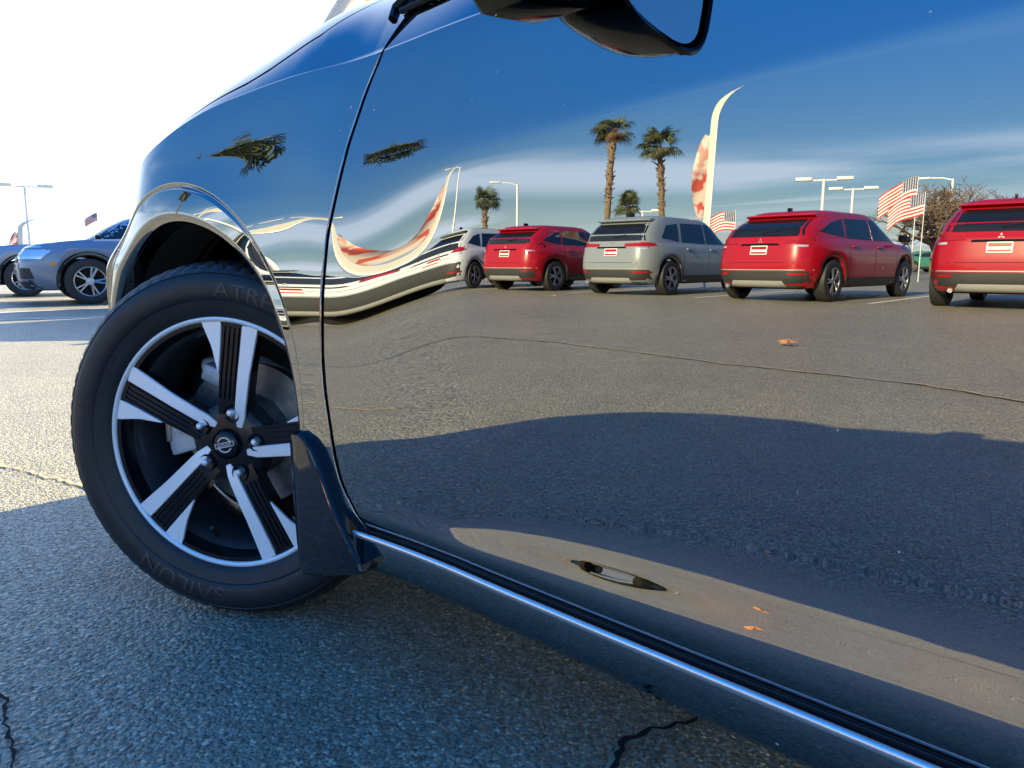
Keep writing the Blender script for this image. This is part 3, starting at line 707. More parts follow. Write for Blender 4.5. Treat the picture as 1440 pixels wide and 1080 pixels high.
def build_wheel(root, detail=True):
    """local axes: outer face toward -y, x to the right, z up; origin at the hub face"""
    N = 288
    V = []; prof = SIDE+[(.3328,.03),(TR,.045),(TR,.062),(.3265,.063),(.3265,.071),(TR,.072),(TR,.098),(.3265,.099),(.3265,.109),(TR,.110),(TR,.136),(.3265,.137),(.3265,.145),(TR,.146),(.332,.17),(.3285,.19),(.318,.205),(.29,.214),(.25,.208),(.222,.196)]
    for pi_, (r, h) in enumerate(prof):
        for k in range(N):
            a = 2*pi*k/N; rr = r
            ph = (k*72/N+ (h*14)) % 1.0
            if .318 < r and not (.0625 < h < .0715 or .0985 < h < .1095 or .1365 < h < .1455):
                if ph < .28: rr = r-.0085*min(1, max(0, (h+.018)/.016))
            V.append((rr*cos(a), h, rr*sin(a)))
    MB().add(V, gridf(len(prof), N, wrap=True)).build('tyre', M['rubber'], root, angle=35)
    for w in (('ATREZZO', .036, .2715, R(66), .0011, 1.3), ('SAILUN', .038, .270, R(250), .0011, 1.4)): MB().add(*wrap_text(*w)).build('sidewall_lettering', M['letter'], root)
    for w in (('205/60R16 92V', .018, .2805, R(172), .0009), ('RADIAL TUBELESS', .009, .246, R(140), .0005)): MB().add(*wrap_text(*w)).build('sidewall_lettering', M['letter'], root)
    # barrel and lip
    MB().lathe([(.228,-.003),(.229,.002),(.219,.012),(.208,.026),(.203,.05),(.200,.12),(.214,.185),(.222,.196)], 96).build('rim_barrel', M['rimgrey'], root)
    MB().lathe([(.2345,-.002),(.2335,-.0075),(.2295,-.009),(.2268,-.0078),(.2250,-.0045),(.2240,.004)], 128).build('rim_lip', M['machined'], root)
    MB().lathe([(.2250,-.0042),(.2175,-.0035),(.214,.006),(.211,.022)], 96).build('rim_edge', M['rimblack'], root)
    # spokes: u runs outward, v to the clockwise side
    def dep(u): return np.interp(u, [.03, .07, .12, .18, .222], [.006, -.001, -.003, -.003, -.004])   # outer face of the spoke
    def place(u, v, h, a):
        # direction at clockwise angle a from up
        d = (sin(a), cos(a)); e = (cos(a), -sin(a))
        return (u*d[0]+v*e[0], h, u*d[1]+v*e[1])
    for k in range(5):
        a = R(9+72*k)
        def bar(name, rows, depth, mat, dz=0.0, nseg=10, bev=.0):
            """rows: (u, v0, v1)"""
            us = np.linspace(rows[0][0], rows[-1][0], nseg); V = []
            for u in us:
                v0 = np.interp(u, [r[0] for r in rows], [r[1] for r in rows]); v1 = np.interp(u, [r[0] for r in rows], [r[2] for r in rows])
                h = float(dep(u))+dz
                V += [place(u, v0, h, a), place(u, v1, h, a), place(u, v1, h+depth, a), place(u, v0, h+depth, a)]
            F = gridf(nseg, 4, wrap=True)+[(0, 1, 2, 3), tuple(4*(nseg-1)+i for i in (3, 2, 1, 0))]
            return MB().add(V, F).build(name, mat, root, bevel=bev, seg=1)
        bar('spoke', [(.045, -.024, .030), (.10, -.025, .031), (.17, -.030, .033), (.2225, -.038, .038)], .030, M['rimblack'], dz=.0035)
        bar('spoke_face', [(.034, .015, .026), (.050, .0105, .031), (.14, .0115, .0355), (.2235, .0130, .0440)], .006, M['machined'], dz=-.0012, bev=.0012)
        bar('spoke_face', [(.130, -.0275, -.0255), (.175, -.044, -.0265), (.2235, -.072, -.028)], .006, M['machined'], dz=-.0005, bev=.001)
        for q in range(4):
            v = -.0235+q*.0092
            bar('spoke_rib', [(.082, v, v+.0026), (.221, v-.001, v+.003)], .006, M['rimblack'], dz=.0003, bev=.0008)
    # hub
    hubv = MB()
    n = 60; ring = []
    for (rad_, h) in ((.0, .004), (.030, .004), (.062, .006), (.078, .012), (.080, .045)):
        for j in range(n):
            t = 2*pi*j/n; aa = pi/2-t
            rr = rad_
            if rad_ > .07: rr = rad_+.006*cos(5*(t-R(9)))
            ring.append((rr*cos(aa), h, rr*sin(aa)))
    hubv.add(ring, gridf(5, n, wrap=True)); hubv.build('hub', M['rimblack'], root)
    for k in range(5):
        a = R(13+72*k); c = (.0585*sin(a), 0, .0585*cos(a))
        MB().lathe([(.0115, .006), (.0125, .0015), (.0152, -.0005), (.0168, .0015), (.0172, .012)], 28, 'y', (c[0], 0, c[2])).build('nut_pocket', M['rimblack'], root)
        MB().lathe([(.0115, .008), (.0002, .0081)], 20, 'y', (c[0], -.002, c[2])).build('nut_seat', M['gap'], root)
        mb = MB(); prof_ = [(.0001, -.0105), (.0045, -.0100), (.0066, -.0080), (.0068, .008)]
        mb.lathe(prof_, 6, 'y', (c[0]+.002, -.001, c[2]+.003)); mb.build('lug_nut', M['alloynut'], root, angle=20)
    cap = MB().lathe([(.0001, -.0060), (.014, -.0058), (.021, -.0045), (.0245, -.002), (.0262, .004)], 48).build('centre_cap', M['rimblack'], root)
    MB().lathe([(.0262, .001), (.0272, -.0015), (.0285, .001)], 48).build('cap_ring', M['blackgloss'], root)
    em = MB(); Vv = []
    for j in range(49):
        t = R(20)+R(140)*j/48
        for rr, hh in ((.0120, -.0066), (.0126, -.0082), (.0144, -.0082), (.0150, -.0064)): Vv.append((rr*cos(t), hh, rr*sin(t)))
    em.add(Vv, gridf(49, 4)); Vv2 = [(-x, y, -z) for (x, y, z) in Vv]; em.add(Vv2, gridf(49, 4))
    em.build('emblem', M['alloynut'], root)
    Vt, Ft = text_mesh('NISSAN', .0086); mb = MB()
    rot = R(14)
    for _ in (0,):
        w = [(x*.98, -.0079, z_-.0031) for (x, z_, q) in Vt]; w = [(x*cos(rot)-z*sin(rot), y, x*sin(rot)+z*cos(rot)) for (x, y, z) in w]
        mb.add(w, Ft)
    bar_ = [(-.0195, -.0001), (.0195, -.0001)]
    mb.build('emblem_letters', M['alloynut'], root, smooth=False)
    sv = MB(); u = .0042
    for z0 in (u, -u):
        P = [(-.0190, z0-.0005), (.0190, z0-.0005), (.0190, z0+.0005), (-.0190, z0+.0005)]
        P = [(x*cos(rot)-z*sin(rot), x*sin(rot)+z*cos(rot)) for x, z in P]; sv.prism(P, -.0083, -.0055)
    for x0 in (-.0190, .0190):
        P = [(x0-.0005, -u), (x0+.0005, -u), (x0+.0005, u), (x0-.0005, u)]; P = [(x*cos(rot)-z*sin(rot), x*sin(rot)+z*cos(rot)) for x, z in P]; sv.prism(P, -.0082, -.0055)
    sv.build('emblem', M['alloynut'], root)
    # brake and knuckle
    MB().lathe([(.03,.055),(.075,.055),(.078,.085),(.080,.088),(.140,.088),(.140,.112),(.08,.112)], 64).build('brake_disc', M['steel'], root)
    cal = MB(); 
    a = R(266); Vc = []
    for i, aa in enumerate(np.linspace(R(254), R(293), 9)):
        for (rr, hh) in ((.098,.060),(.100,.050),(.135,.046),(.158,.052),(.162,.064),(.162,.13),(.10,.13)): Vc.append((rr*sin(aa), hh, rr*cos(aa)))
    cal.add(Vc, gridf(9, 7, wrap=True)+[tuple(range(7)), tuple(range(62, 55, -1))]); cal.build('caliper', M['cast'], root, bevel=.004)
    MB().box((-.155, .062, .012), (.012, .03, .055)).build('caliper_bracket', M['steel'], root, bevel=.003)
    MB().box((-.118, .046, .010), (.028, .006, .016)).build('caliper_bridge', M['cast'], root, bevel=.002)
    kn = MB(); kn.box((-.050, .085, .112), (.07, .05, .034), Matrix.Rotation(R(22), 3, 'Y')); kn.box((-.022, .08, .098), (.022, .04, .05), Matrix.Rotation(R(22), 3, 'Y')); kn.tube([(-.10, .10, .125), (0, .11, .14), (.07, .12, .10)], .02, 10); kn.build('knuckle', M['castblue'], root, bevel=.006)
    MB().lathe([(.02,.13),(.145,.125),(.18,.15),(.199,.17)], 48).build('dust_shield', M['under'], root)
    va = R(195); d = (sin(va), cos(va))
    MB().tube([(d[0]*.196, .03, d[1]*.196), (d[0]*.180, .012, d[1]*.180), (d[0]*.170, .002, d[1]*.170)], [.006, .005, .0045], 10).build('valve_stem', M['blackplastic'], root)
STEER = R(31)
wheel = bpy.data.objects.new('wheel', None); COL.objects.link(wheel); wheel.parent = car
wheel.location = (.052, -.030, .332); wheel.rotation_euler = (0, 0, STEER)
build_wheel(wheel)
def copy_wheel(loc, rz):
    r = wheel.copy(); COL.objects.link(r); r.parent = car; r.location = loc; r.rotation_euler = (0, 0, rz)
    for ch in list(wheel.children):
        c = ch.copy(); COL.objects.link(c); c.parent = r
copy_wheel((2.66, .03, .332), 0); copy_wheel((2.66, 1.77, .332), pi); copy_wheel((-.10, 1.80, .332), pi+R(28))

# ------------------------------------------------------------------ other cars
def wheel_meshes():
    res = []
    mb = MB().lathe([(.22,.0),(.235,-.012),(.30,-.014),(.345,-.002),(.355,.02),(.355,.19),(.33,.21),(.24,.205)], 40); o = mb.build('tyre', M['tyre2']); res.append(o.data); bpy.data.objects.remove(o)
    mb = MB().lathe([(.235,-.006),(.225,-.010),(.215,-.004),(.21,.05)], 40)
    for k in range(5):
        for d in (-.16, .16):
            a = 2*pi*k/5+d; a2 = 2*pi*k/5+d*.55
            p0 = (cos(a2)*.05, .004, sin(a2)*.05); p1 = (cos(a)*.222, -.002, sin(a)*.222)
            mb.tube([p0, p1], [.016, .015], 5)
    mb.lathe([(.001,-.004),(.05,-.002),(.065,.012)], 20); o = mb.build('rim', M['rim2']); res.append(o.data); bpy.data.objects.remove(o)
    mb = MB().lathe([(.215,.05),(.001,.052)], 24); o = mb.build('wheel_disc', M['under']); res.append(o.data); bpy.data.objects.remove(o)
    return res
WM = wheel_meshes()
def suv(name, label, cat, loc, rz, paint, L=4.5, W=1.90, H=1.62, tail='thin', coupe=0.0, fin=False, group=None, plate='red', roofblack=False, hood=.95, scale=1.0, wide=.72, rails=False, clad=.52, win=1.10):
    root = thing(name, label, cat, loc, rz, group)
    a = L/2; hw = W/2
    # loops: z, half width, rear x, front x, squareness
    rs_ = .30+.30*coupe
    loops = [(.24,.93,-a+.10,a-.10,5),(.30,.97,-a+.04,a-.04,5),(.42,.99,-a+.01,a-.01,5.5),(.60,1.0,-a,a,6),(.78,1.0,-a+.02,a-.03,6),(.90,.985,-a+.05,a-.10,6),(.965,.965,-a+.06,a-.16,6),(1.0,.94,-a+.08,a-.24,6),
             (1.03,.90,-a+.10,a-hood,7),(1.07,.885,-a+.12,a-hood-.10,7),(1.20,.845,-a+.16+.08*coupe,a-hood-.35,7),(H-.20,.775,-a+.20+rs_*.6,a-hood-.65,7),(H-.09,.725,-a+.24+rs_,a-hood-.85,7),(H-.035,.69,-a+.30+rs_,a-hood-1.0,6),(H-.008,.60,-a+.42+rs_,a-hood-1.2,5),(H,.35,-a+.8+rs_,a-hood-1.55,4)]
    n = 240; t = np.linspace(0, 2*pi, 4001)[:-1]
    e = 6; bx = a*np.sign(np.cos(t))*np.abs(np.cos(t))**(2/e); by = hw*np.sign(np.sin(t))*np.abs(np.sin(t))**(2/e)
    s = np.concatenate([[0], np.cumsum(np.hypot(np.diff(bx), np.diff(by)))]); tt = np.interp(np.linspace(0, s[-1], n+1)[:-1], s, t)
    wx = (a-.93, -a+.86)
    V = []
    for (z, w, xr, xf, ex) in loops:
        x = (xr+xf)/2+(xf-xr)/2*np.sign(np.cos(tt))*np.abs(np.cos(tt))**(2/ex); y = hw*w*np.sign(np.sin(tt))*np.abs(np.sin(tt))**(2/ex)
        zz = np.full(n, z)
        # hood falls toward the nose; belt rises a little to the rear
        if z < 1.06: zz = zz-(z/1.06)**3*.10*smooth(a-1.1, a, x)
        zz = zz+.03*smooth(.5, -a, x)*(1 if .8 < z < 1.25 else 0)
        if z < .9:
            for xc in wx:
                q = .40**2-(x-xc)**2; za = np.where(q > 0, .355+np.sqrt(np.maximum(q, 0)), .24)
                m = (np.abs(y) > hw*.86)&(za > .24); zz = np.where(m, za+(z-.24)*(.90-za)/(.90-.24), zz)
        V += list(zip(x, y, zz))
    F = gridf(len(loops), n, wrap=True); F.append(tuple((len(loops)-1)*n+k for k in range(n)))
    body = MB().add(V, F).build('body', paint, root, angle=38)
    bv = BVHTree.FromPolygons([Vector(v) for v in V], F)
    def hit(u, v, ax):
        if ax == 'rear': o, d = Vector((-9, u, v)), Vector((1, 0, 0))
        elif ax == 'front': o, d = Vector((9, u, v)), Vector((-1, 0, 0))
        elif ax == 'left': o, d = Vector((u, 9, v)), Vector((0, -1, 0))
        elif ax == 'right': o, d = Vector((u, -9, v)), Vector((0, 1, 0))
        else: o, d = Vector((u, v, 9)), Vector((0, 0, -1))
        h = bv.ray_cast(o, d)
        if h[0] is None:
            h = bv.find_nearest(o+d*(9-a if ax in ('rear', 'front') else 9-hw))
        return h[0], -d
    def patch(name, quad, ax, mat, off=.006, n1=10, n2=6, parent=None):
        """quad: four (u,v) corners"""
        q = [np.array(c, float) for c in quad]; V = []; 
        for i in range(n1):
            for j in range(n2):
                s_, t_ = i/(n1-1), j/(n2-1); c = q[0]*(1-s_)*(1-t_)+q[1]*s_*(1-t_)+q[2]*s_*t_+q[3]*(1-s_)*t_
                p, d = hit(c[0], c[1], ax); V.append(p+d*off)
        F = gridf(n1, n2)
        edge = [j for j in range(n2)]+[i*n2+n2-1 for i in range(1, n1)]+[(n1-1)*n2+j for j in range(n2-2, -1, -1)]+[i*n2 for i in range(n1-2, 0, -1)]
        b = len(V); V += [V[k]-d*(off+.012) for k in edge]; m = len(edge)
        F += [(edge[k], edge[(k+1) % m], b+(k+1) % m, b+k) for k in range(m)]
        return MB().add(V, F).build(name, mat, parent or root, angle=50)
    Hb = H-.12
    # glass
    rw = hw*wide
    patch('rear_window', [(-rw-.02, win), (rw+.02, win), (rw*.90, H-.17), (-rw*.90, H-.17)], 'rear', M['glass'], n1=16, n2=8)
    patch('windshield', [(-hw*.80, 1.08), (hw*.80, 1.08), (hw*.68, H-.13), (-hw*.68, H-.13)], 'front', M['glass'], n1=16, n2=8)
    for ax in ('left', 'right'):
        patch('side_window', [(.08, 1.07), (a-hood-.33, 1.07), (a-hood-.77, H-.14), (.12, H-.13)], ax, M['glass'])
        patch('side_window', [(-.98, 1.09), (.02, 1.07), (.06, H-.13), (-.86, H-.14)], ax, M['glass'])
        if fin: patch('side_window', [(-a+.62, 1.16), (-1.10, 1.10), (-1.00, H-.15), (-a+.90, H-.20)], ax, M['glass'])
        else: patch('side_window', [(-a+.50, 1.18), (-1.06, 1.10), (-.96, H-.15), (-a+.86+.2*coupe, H-.22)], ax, M['glass'])
        if not fin:
            sg = 1 if ax == 'left' else -1
        # cladding: sill and arches
        sgn = 1 if ax == 'left' else -1
        patch('sill_cladding', [(wx[1]+.42, .245), (wx[0]-.42, .245), (wx[0]-.42, .40), (wx[1]+.42, .40)], ax, M['cladding'], off=.014)
        for xc in wx:
            Vc = []
            for k in range(25):
                an = R(-12+204*k/24)
                for rr in (.385, .400, .455):
                    x_, z_ = xc+rr*cos(an), max(.245, .355+rr*sin(an)); p, d = hit(x_, max(z_, .30) if rr < .41 else z_, ax)
                    yy = sgn*(abs(p.y)+.012) if abs(abs(p.y)-hw) < .25 else sgn*hw*.985
                    Vc.append((x_, max(min(yy, hw+.02), -hw-.02), z_) if rr > .39 else (x_, sgn*(hw-.12), z_))
            MB().add(Vc, gridf(25, 3)).build('arch_cladding', M['cladding'], root)
        # door seams and handles
        for xs_ in (.05, a-hood-.45, -1.02): patch('door_seam', [(xs_-.005, .42), (xs_+.005, .42), (xs_+.005, 1.05), (xs_-.005, 1.05)], ax, M['gap'], off=.002, n1=2, n2=8)
        for xs_ in (.22, -.80): patch('door_handle', [(xs_-.10, .93), (xs_+.10, .93), (xs_+.10, .96), (xs_-.10, .96)], ax, paint, off=.035, n1=4, n2=2)
        mb = MB().box((a-hood-.35, sgn*(hw+.07), 1.12), (.12, .20, .14)); mb.build('wing_mirror', M['blackgloss'], root, bevel=.03)
        if rails: mb = MB().tube([(-a+.85, sgn*hw*.66, H-.03), (-a+1.0, sgn*hw*.66, H+.025), (a-2.15, sgn*hw*.64, H+.025), (a-2.0, sgn*hw*.64, H-.03)], .014, 6)
        if rails: mb.build('roof_rail', M['blackgloss'], root)
        # lamps
        s_ = sgn
        if tail == 'thin':
            patch('tail_light', [(s_*.30*W/1.83, .99), (s_*(hw-.07), .985), (s_*(hw-.07), 1.075), (s_*.30, 1.045)], 'rear', M['redlens'], off=.010)
            patch('tail_light', [(-a+.05, .985), (-a+.42, 1.0), (-a+.36, 1.05), (-a+.10, 1.075)], ax, M['redlens'], off=.008)
        elif tail == 'high':
            patch('tail_light', [(s_*.42, .985), (s_*(hw-.06), .98), (s_*(hw-.07), 1.12), (s_*.50, 1.045)], 'rear', M['redlens'], off=.012)
            patch('tail_light', [(-a+.05, .98), (-a+.38, 1.03), (-a+.32, 1.06), (-a+.14, 1.12)], ax, M['redlens'], off=.008)
        else:
            patch('tail_light', [(s_*.60, .90), (s_*(hw-.05), .86), (s_*(hw-.06), 1.13), (s_*.64, 1.11)], 'rear', M['redlens'], off=.012)
            patch('tail_light', [(-a+.06, .86), (-a+.24, .92), (-a+.30, 1.10), (-a+.12, 1.13)], ax, M['redlens'], off=.008)
        patch('reverse_light', [(s_*.66, .925), (s_*.80, .92), (s_*.80, .955), (s_*.66, .955)], 'rear', M['clearlens'], off=.014, n1=4, n2=2)
        patch('reflector', [(s_*(hw-.42), .455), (s_*(hw-.12), .455), (s_*(hw-.12), .495), (s_*(hw-.42), .495)], 'rear', M['redlens'], off=.022, n1=4, n2=2)
        patch('headlight', [(s_*.50, .70), (s_*(hw-.10), .70), (s_*(hw-.10), .84), (s_*.50, .80)], 'front', M['clearlens'], off=.012)
        patch('headlight', [(a-.30, .70), (a-.10, .70), (a-.12, .84), (a-.46, .83)], ax, M['clearlens'], off=.008)
        patch('running_light', [(s_*.42, .855), (s_*(hw-.14), .87), (s_*(hw-.14), .895), (s_*.42, .88)], 'front', M['clearlens'], off=.012, n1=6, n2=2)
        patch('fog_surround', [(s_*.60, .40), (s_*(hw-.16), .40), (s_*(hw-.16), .56), (s_*.66, .56)], 'front', M['cladding'], off=.016, n1=8, n2=6)
        patch('marker_light', [(wx[0]+.44, .60), (wx[0]+.52, .60), (wx[0]+.52, .64), (wx[0]+.44, .64)], ax, M['amber'], off=.012, n1=3, n2=2)
        patch('side_blade', [(s_*.50, .36), (s_*.56, .36), (s_*.60, .64), (s_*.54, .64)], 'front', M['skid'], off=.02, n1=3, n2=5)
    # rear
    patch('rear_cladding', [(-hw+.05, .245), (hw-.05, .245), (hw-.05, clad), (-hw+.05, clad)], 'rear', M['cladding'], off=.014, n1=20, n2=4)
    patch('skid_plate', [(-.52, .25), (.52, .25), (.46, .36), (-.46, .36)], 'rear', M['skid'], off=.022, n1=8, n2=3)
    patch('bumper_strip', [(-hw+.10, clad+.015), (hw-.10, clad+.015), (hw-.10, clad+.032), (-hw+.10, clad+.032)], 'rear', M['skid'], off=.016, n1=16, n2=2)
    patch('tailgate_seam', [(-hw+.20, clad+.14), (hw-.20, clad+.14), (hw-.20, clad+.148), (-hw+.20, clad+.148)], 'rear', M['gap'], off=.003, n1=12, n2=2)
    patch('plate_recess', [(-.36, .955), (.36, .955), (.34, .985), (-.34, .985)], 'rear', M['blackgloss'], off=.012, n1=8, n2=2)
    pl = patch('plate', [(-.155, .80), (.155, .80), (.155, .95), (-.155, .95)], 'rear', M['pole'], off=.016, n1=4, n2=3)
    if plate == 'red':
        patch('plate_band', [(-.14, .885), (.14, .885), (.14, .935), (-.14, .935)], 'rear', M['red'], off=.019, n1=3, n2=2)
        patch('plate_band', [(-.14, .815), (.14, .815), (.14, .845), (-.14, .845)], 'rear', M['red'], off=.019, n1=3, n2=2)
    # badge: three lozenges on the tailgate
    bd = MB(); p, d = hit(0, 1.028, 'rear')
    for k in range(3):
        an = pi/2+2*pi*k/3; c = Vector((0, cos(an)*.026, sin(an)*.026)); e_ = Vector((0, cos(an), sin(an))); f_ = Vector((0, -sin(an), cos(an)))
        P = [p+c+e_*.024, p+c+f_*.014, p+c-e_*.024, p+c-f_*.014]; bd.add([q_+Vector((-.012, 0, 0)) for q_ in P]+[q_+Vector((.02, 0, 0)) for q_ in P], [(0,1,2,3),(7,6,5,4)]+[(i, i+4, (i+1) % 4+4, (i+1) % 4) for i in range(4)])
    bd.build('badge', M['chrome'], root)
    # spoiler and roof
    if roofblack: patch('roof_panel', [(-a+1.05+rs_, -hw*.58), (a-hood-1.45, -hw*.60), (a-hood-1.45, hw*.60), (-a+1.05+rs_, hw*.58)], 'top', M['blackgloss'], off=.006, n1=10, n2=8)
    sp = []
    for i in range(13):
        y = -hw*.66+2*hw*.66*i/12; p, d = hit(y, H-.12, 'rear')
        for (dx, dz) in ((.03, .055), (-.13, .035), (-.14, .015), (.0, -.02)): sp.append((p.x+dx, y, H-.12+dz))
    MB().add(sp, gridf(13, 4, wrap=True)+[(0,1,2,3), (51,50,49,48)]).build('spoiler', M['blackgloss'] if roofblack else paint, root)
    MB().box((-a+.50+rs_, 0, H+.02), (.16, .025, .07)).build('antenna', M['blackgloss'], root, bevel=.01)
    wp = MB().tube([(-a+.13, -.02, 1.17), (-a+.10, .30, 1.22)], .008, 5); wp.build('wiper', M['gap'], root)
    # front
    patch('grille', [(-.46, .50), (.46, .50), (.50, .78), (-.50, .78)], 'front', M['blackplastic'], off=.010, n1=10, n2=6)
    for q in range(3): patch('grille_bar', [(-.44, .54+q*.08), (.44, .54+q*.08), (.44, .56+q*.08), (-.44, .56+q*.08)], 'front', M['chrome'], off=.02, n1=8, n2=2)
    patch('front_cladding', [(-hw+.08, .245), (hw-.08, .245), (hw-.08, .36), (-hw+.08, .36)], 'front', M['cladding'], off=.012, n1=16, n2=3)
    patch('skid_plate', [(-.5, .25), (.5, .25), (.42, .33), (-.42, .33)], 'front', M['skid'], off=.022, n1=8, n2=3)
    u = MB().box((0, 0, .45), (L-.5, W-.56, .46)); u.box((0, 0, .30), (wx[0]-wx[1]-.86, W-.1, .12)); u.build('underbody', M['under'], root)
    MB().tube([(-a+.02, -.55, .27), (-a-.02, -.55, .265)], .035, 10).build('exhaust_tip', M['chrome'], root)
    for xc in wx:
        for sg in (1, -1):
            w = bpy.data.objects.new('wheel', None); COL.objects.link(w); w.parent = root; w.location = (xc, sg*(hw-.03), .355); w.rotation_euler = (0, 0, 0 if sg < 0 else pi)
            for nm, me in zip(('tyre', 'rim', 'wheel_disc'), WM):
                o = bpy.data.objects.new(nm, me); COL.objects.link(o); o.parent = w
    if scale != 1: root.scale = (scale, scale, scale)
    return root
def by_wheel(wx_, wy_, L, W, ang, sc):
    h = Vector((cos(ang), sin(ang))); l = Vector((-h.y, h.x)); c = Vector((wx_, wy_))-h*(L/2-.93)*sc-l*(W/2)*sc; return (c.x, c.y, 0)
ROW = 'sport utility cars parked in a row across the lot'
HD = -pi/2       # nose toward -y, tail toward the black car
def at_az0(az, dist): return (1.33-dist*cos(R(az)), .65-dist*sin(R(az)), 0)
def tail_at(x, y, L): return (x, y-L/2, 0)
suv('sport_utility', 'white sport utility car beside the feather flag, stretched in the door reflection', 'car', tail_at(-13.6, -12.25, 4.5), HD, M['white'], H=1.58, tail='high', group=ROW, roofblack=True, wide=.86, clad=.72, win=1.05)
suv('sport_utility', 'small red sport utility car between the white and the grey one, reflected in the door', 'car', tail_at(-10.8, -12.25, 4.35), HD, M['red'], L=4.35, W=1.90, H=1.55, tail='block', wide=.80, group=ROW)
suv('sport_utility', 'grey sport utility car with body-coloured rear pillar, reflected in the door', 'car', tail_at(-7.55, -12.0, 4.7), HD, M['grey'], L=4.7, W=1.94, H=1.62, tail='thin', fin=True, group=ROW)
suv('sport_utility', 'red sport utility car with sloping rear glass beside the grey one in the reflection', 'car', tail_at(-4.0, -11.7, 4.7), HD+.10, M['red'], L=4.8, W=1.96, H=1.57, tail='high', coupe=.75, wide=.82, group=ROW)
suv('sport_utility', 'bright red sport utility car at the right end of the reflected row', 'car', tail_at(-.72, -11.6, 4.5), HD, M['red'], W=1.95, H=1.60, tail='high', coupe=.4, wide=.82, group=ROW)
suv('sport_utility', 'teal car glimpsed behind the two right-hand red cars of the row', 'car', at_az0(77.3, 62), 0.3, M['teal'], H=1.5, group=ROW)
BG = 'cars parked behind the front wheel'
suv('sport_utility', 'blue-grey sport utility car just left of the wheel arch, nose to the left', 'car', by_wheel(-11.7, 3.60, 4.5, 1.90, -pi/2-.22, 1.03), -pi/2-.22, M['bluegrey'], L=4.5, H=1.60, hood=1.85, scale=1.03, group=BG)
suv('sport_utility', 'pale blue sport utility car at the left edge, partly hidden by the blue-grey one', 'car', by_wheel(-15.75, 3.75, 4.5, 1.90, -pi/2-.22, 1.03), -pi/2-.22, M['paleblue'], L=4.5, H=1.60, hood=1.85, scale=1.03, group=BG)
suv('sport_utility', 'dark car hidden beyond the hood, known by the shadow it casts on the lot', 'car', (-6.3, 5.1, 0), 0.15, M['dark'], L=4.3, H=1.55, group=BG)
suv('sport_utility', 'dark tall car hidden behind the fender, known by the shadow across the parking lines', 'car', (-9.4, 6.0, 0), pi/2, M['dark'], L=4.6, H=1.9, group=BG)
# parking lines
for pts in ([(-9.8, -.2), (-8.6, 2.45)], [(-8.6, 2.45), (-8.25, 4.6)], [(-14.2, 0.5), (-14.2, 6.0)], [(-10.4, 1.6), (-10.4, 7.0)]): strip_line('parking_line', pts, .10, M['line'], z=.005)
for x in (-15.3, -11.95, -8.85, -5.7, -2.55, .6): strip_line('parking_line', [(x, -12.2), (x, -17.0)], .10, M['line'], z=.005)

# ------------------------------------------------------------------ palms
def frond_meshes():
    out = []
    for v in range(5):
        rr = random.Random(100+v); Vv = []; Ff = []
        stem = 1.0; Vv += [(0, -.02, 0), (0, .02, 0), (stem, .015, -.05), (stem, -.015, -.05)]; Ff.append((0, 1, 2, 3))
        nb = 22
        for k in range(nb):
            an = R(-115+230*k/(nb-1)); ln = (1.05-.25*abs(an)/2)*rr.uniform(.85, 1.1); droop = .25+.25*rr.random()
            d = Vector((cos(an), sin(an), 0)); s_ = Vector((-sin(an), cos(an), 0)); o = Vector((stem, 0, -.05)); b = len(Vv)
            m = o+d*ln*.55+Vector((0, 0, .03+.03*(k % 2))); t = o+d*ln+Vector((0, 0, -droop))
            Vv += [o.to_tuple(), (m+s_*.045).to_tuple(), (m-s_*.045).to_tuple(), t.to_tuple()]; Ff += [(b, b+2, b+1), (b+1, b+2, b+3)]
        out.append((Vv, Ff))
    return out
FR = frond_meshes()
M['frond'] = simple('palm_frond', (0.085, 0.105, 0.050), 0.55, var=.5, scale=3); M['deadfrond'] = simple('dead_palm_frond', (0.17, 0.10, 0.055), 0.85, var=.4, scale=4)
M['trunk'] = simple('palm_trunk', (0.17, 0.115, 0.075), 0.9, var=.45, scale=5, bump=.6, bscale=14)
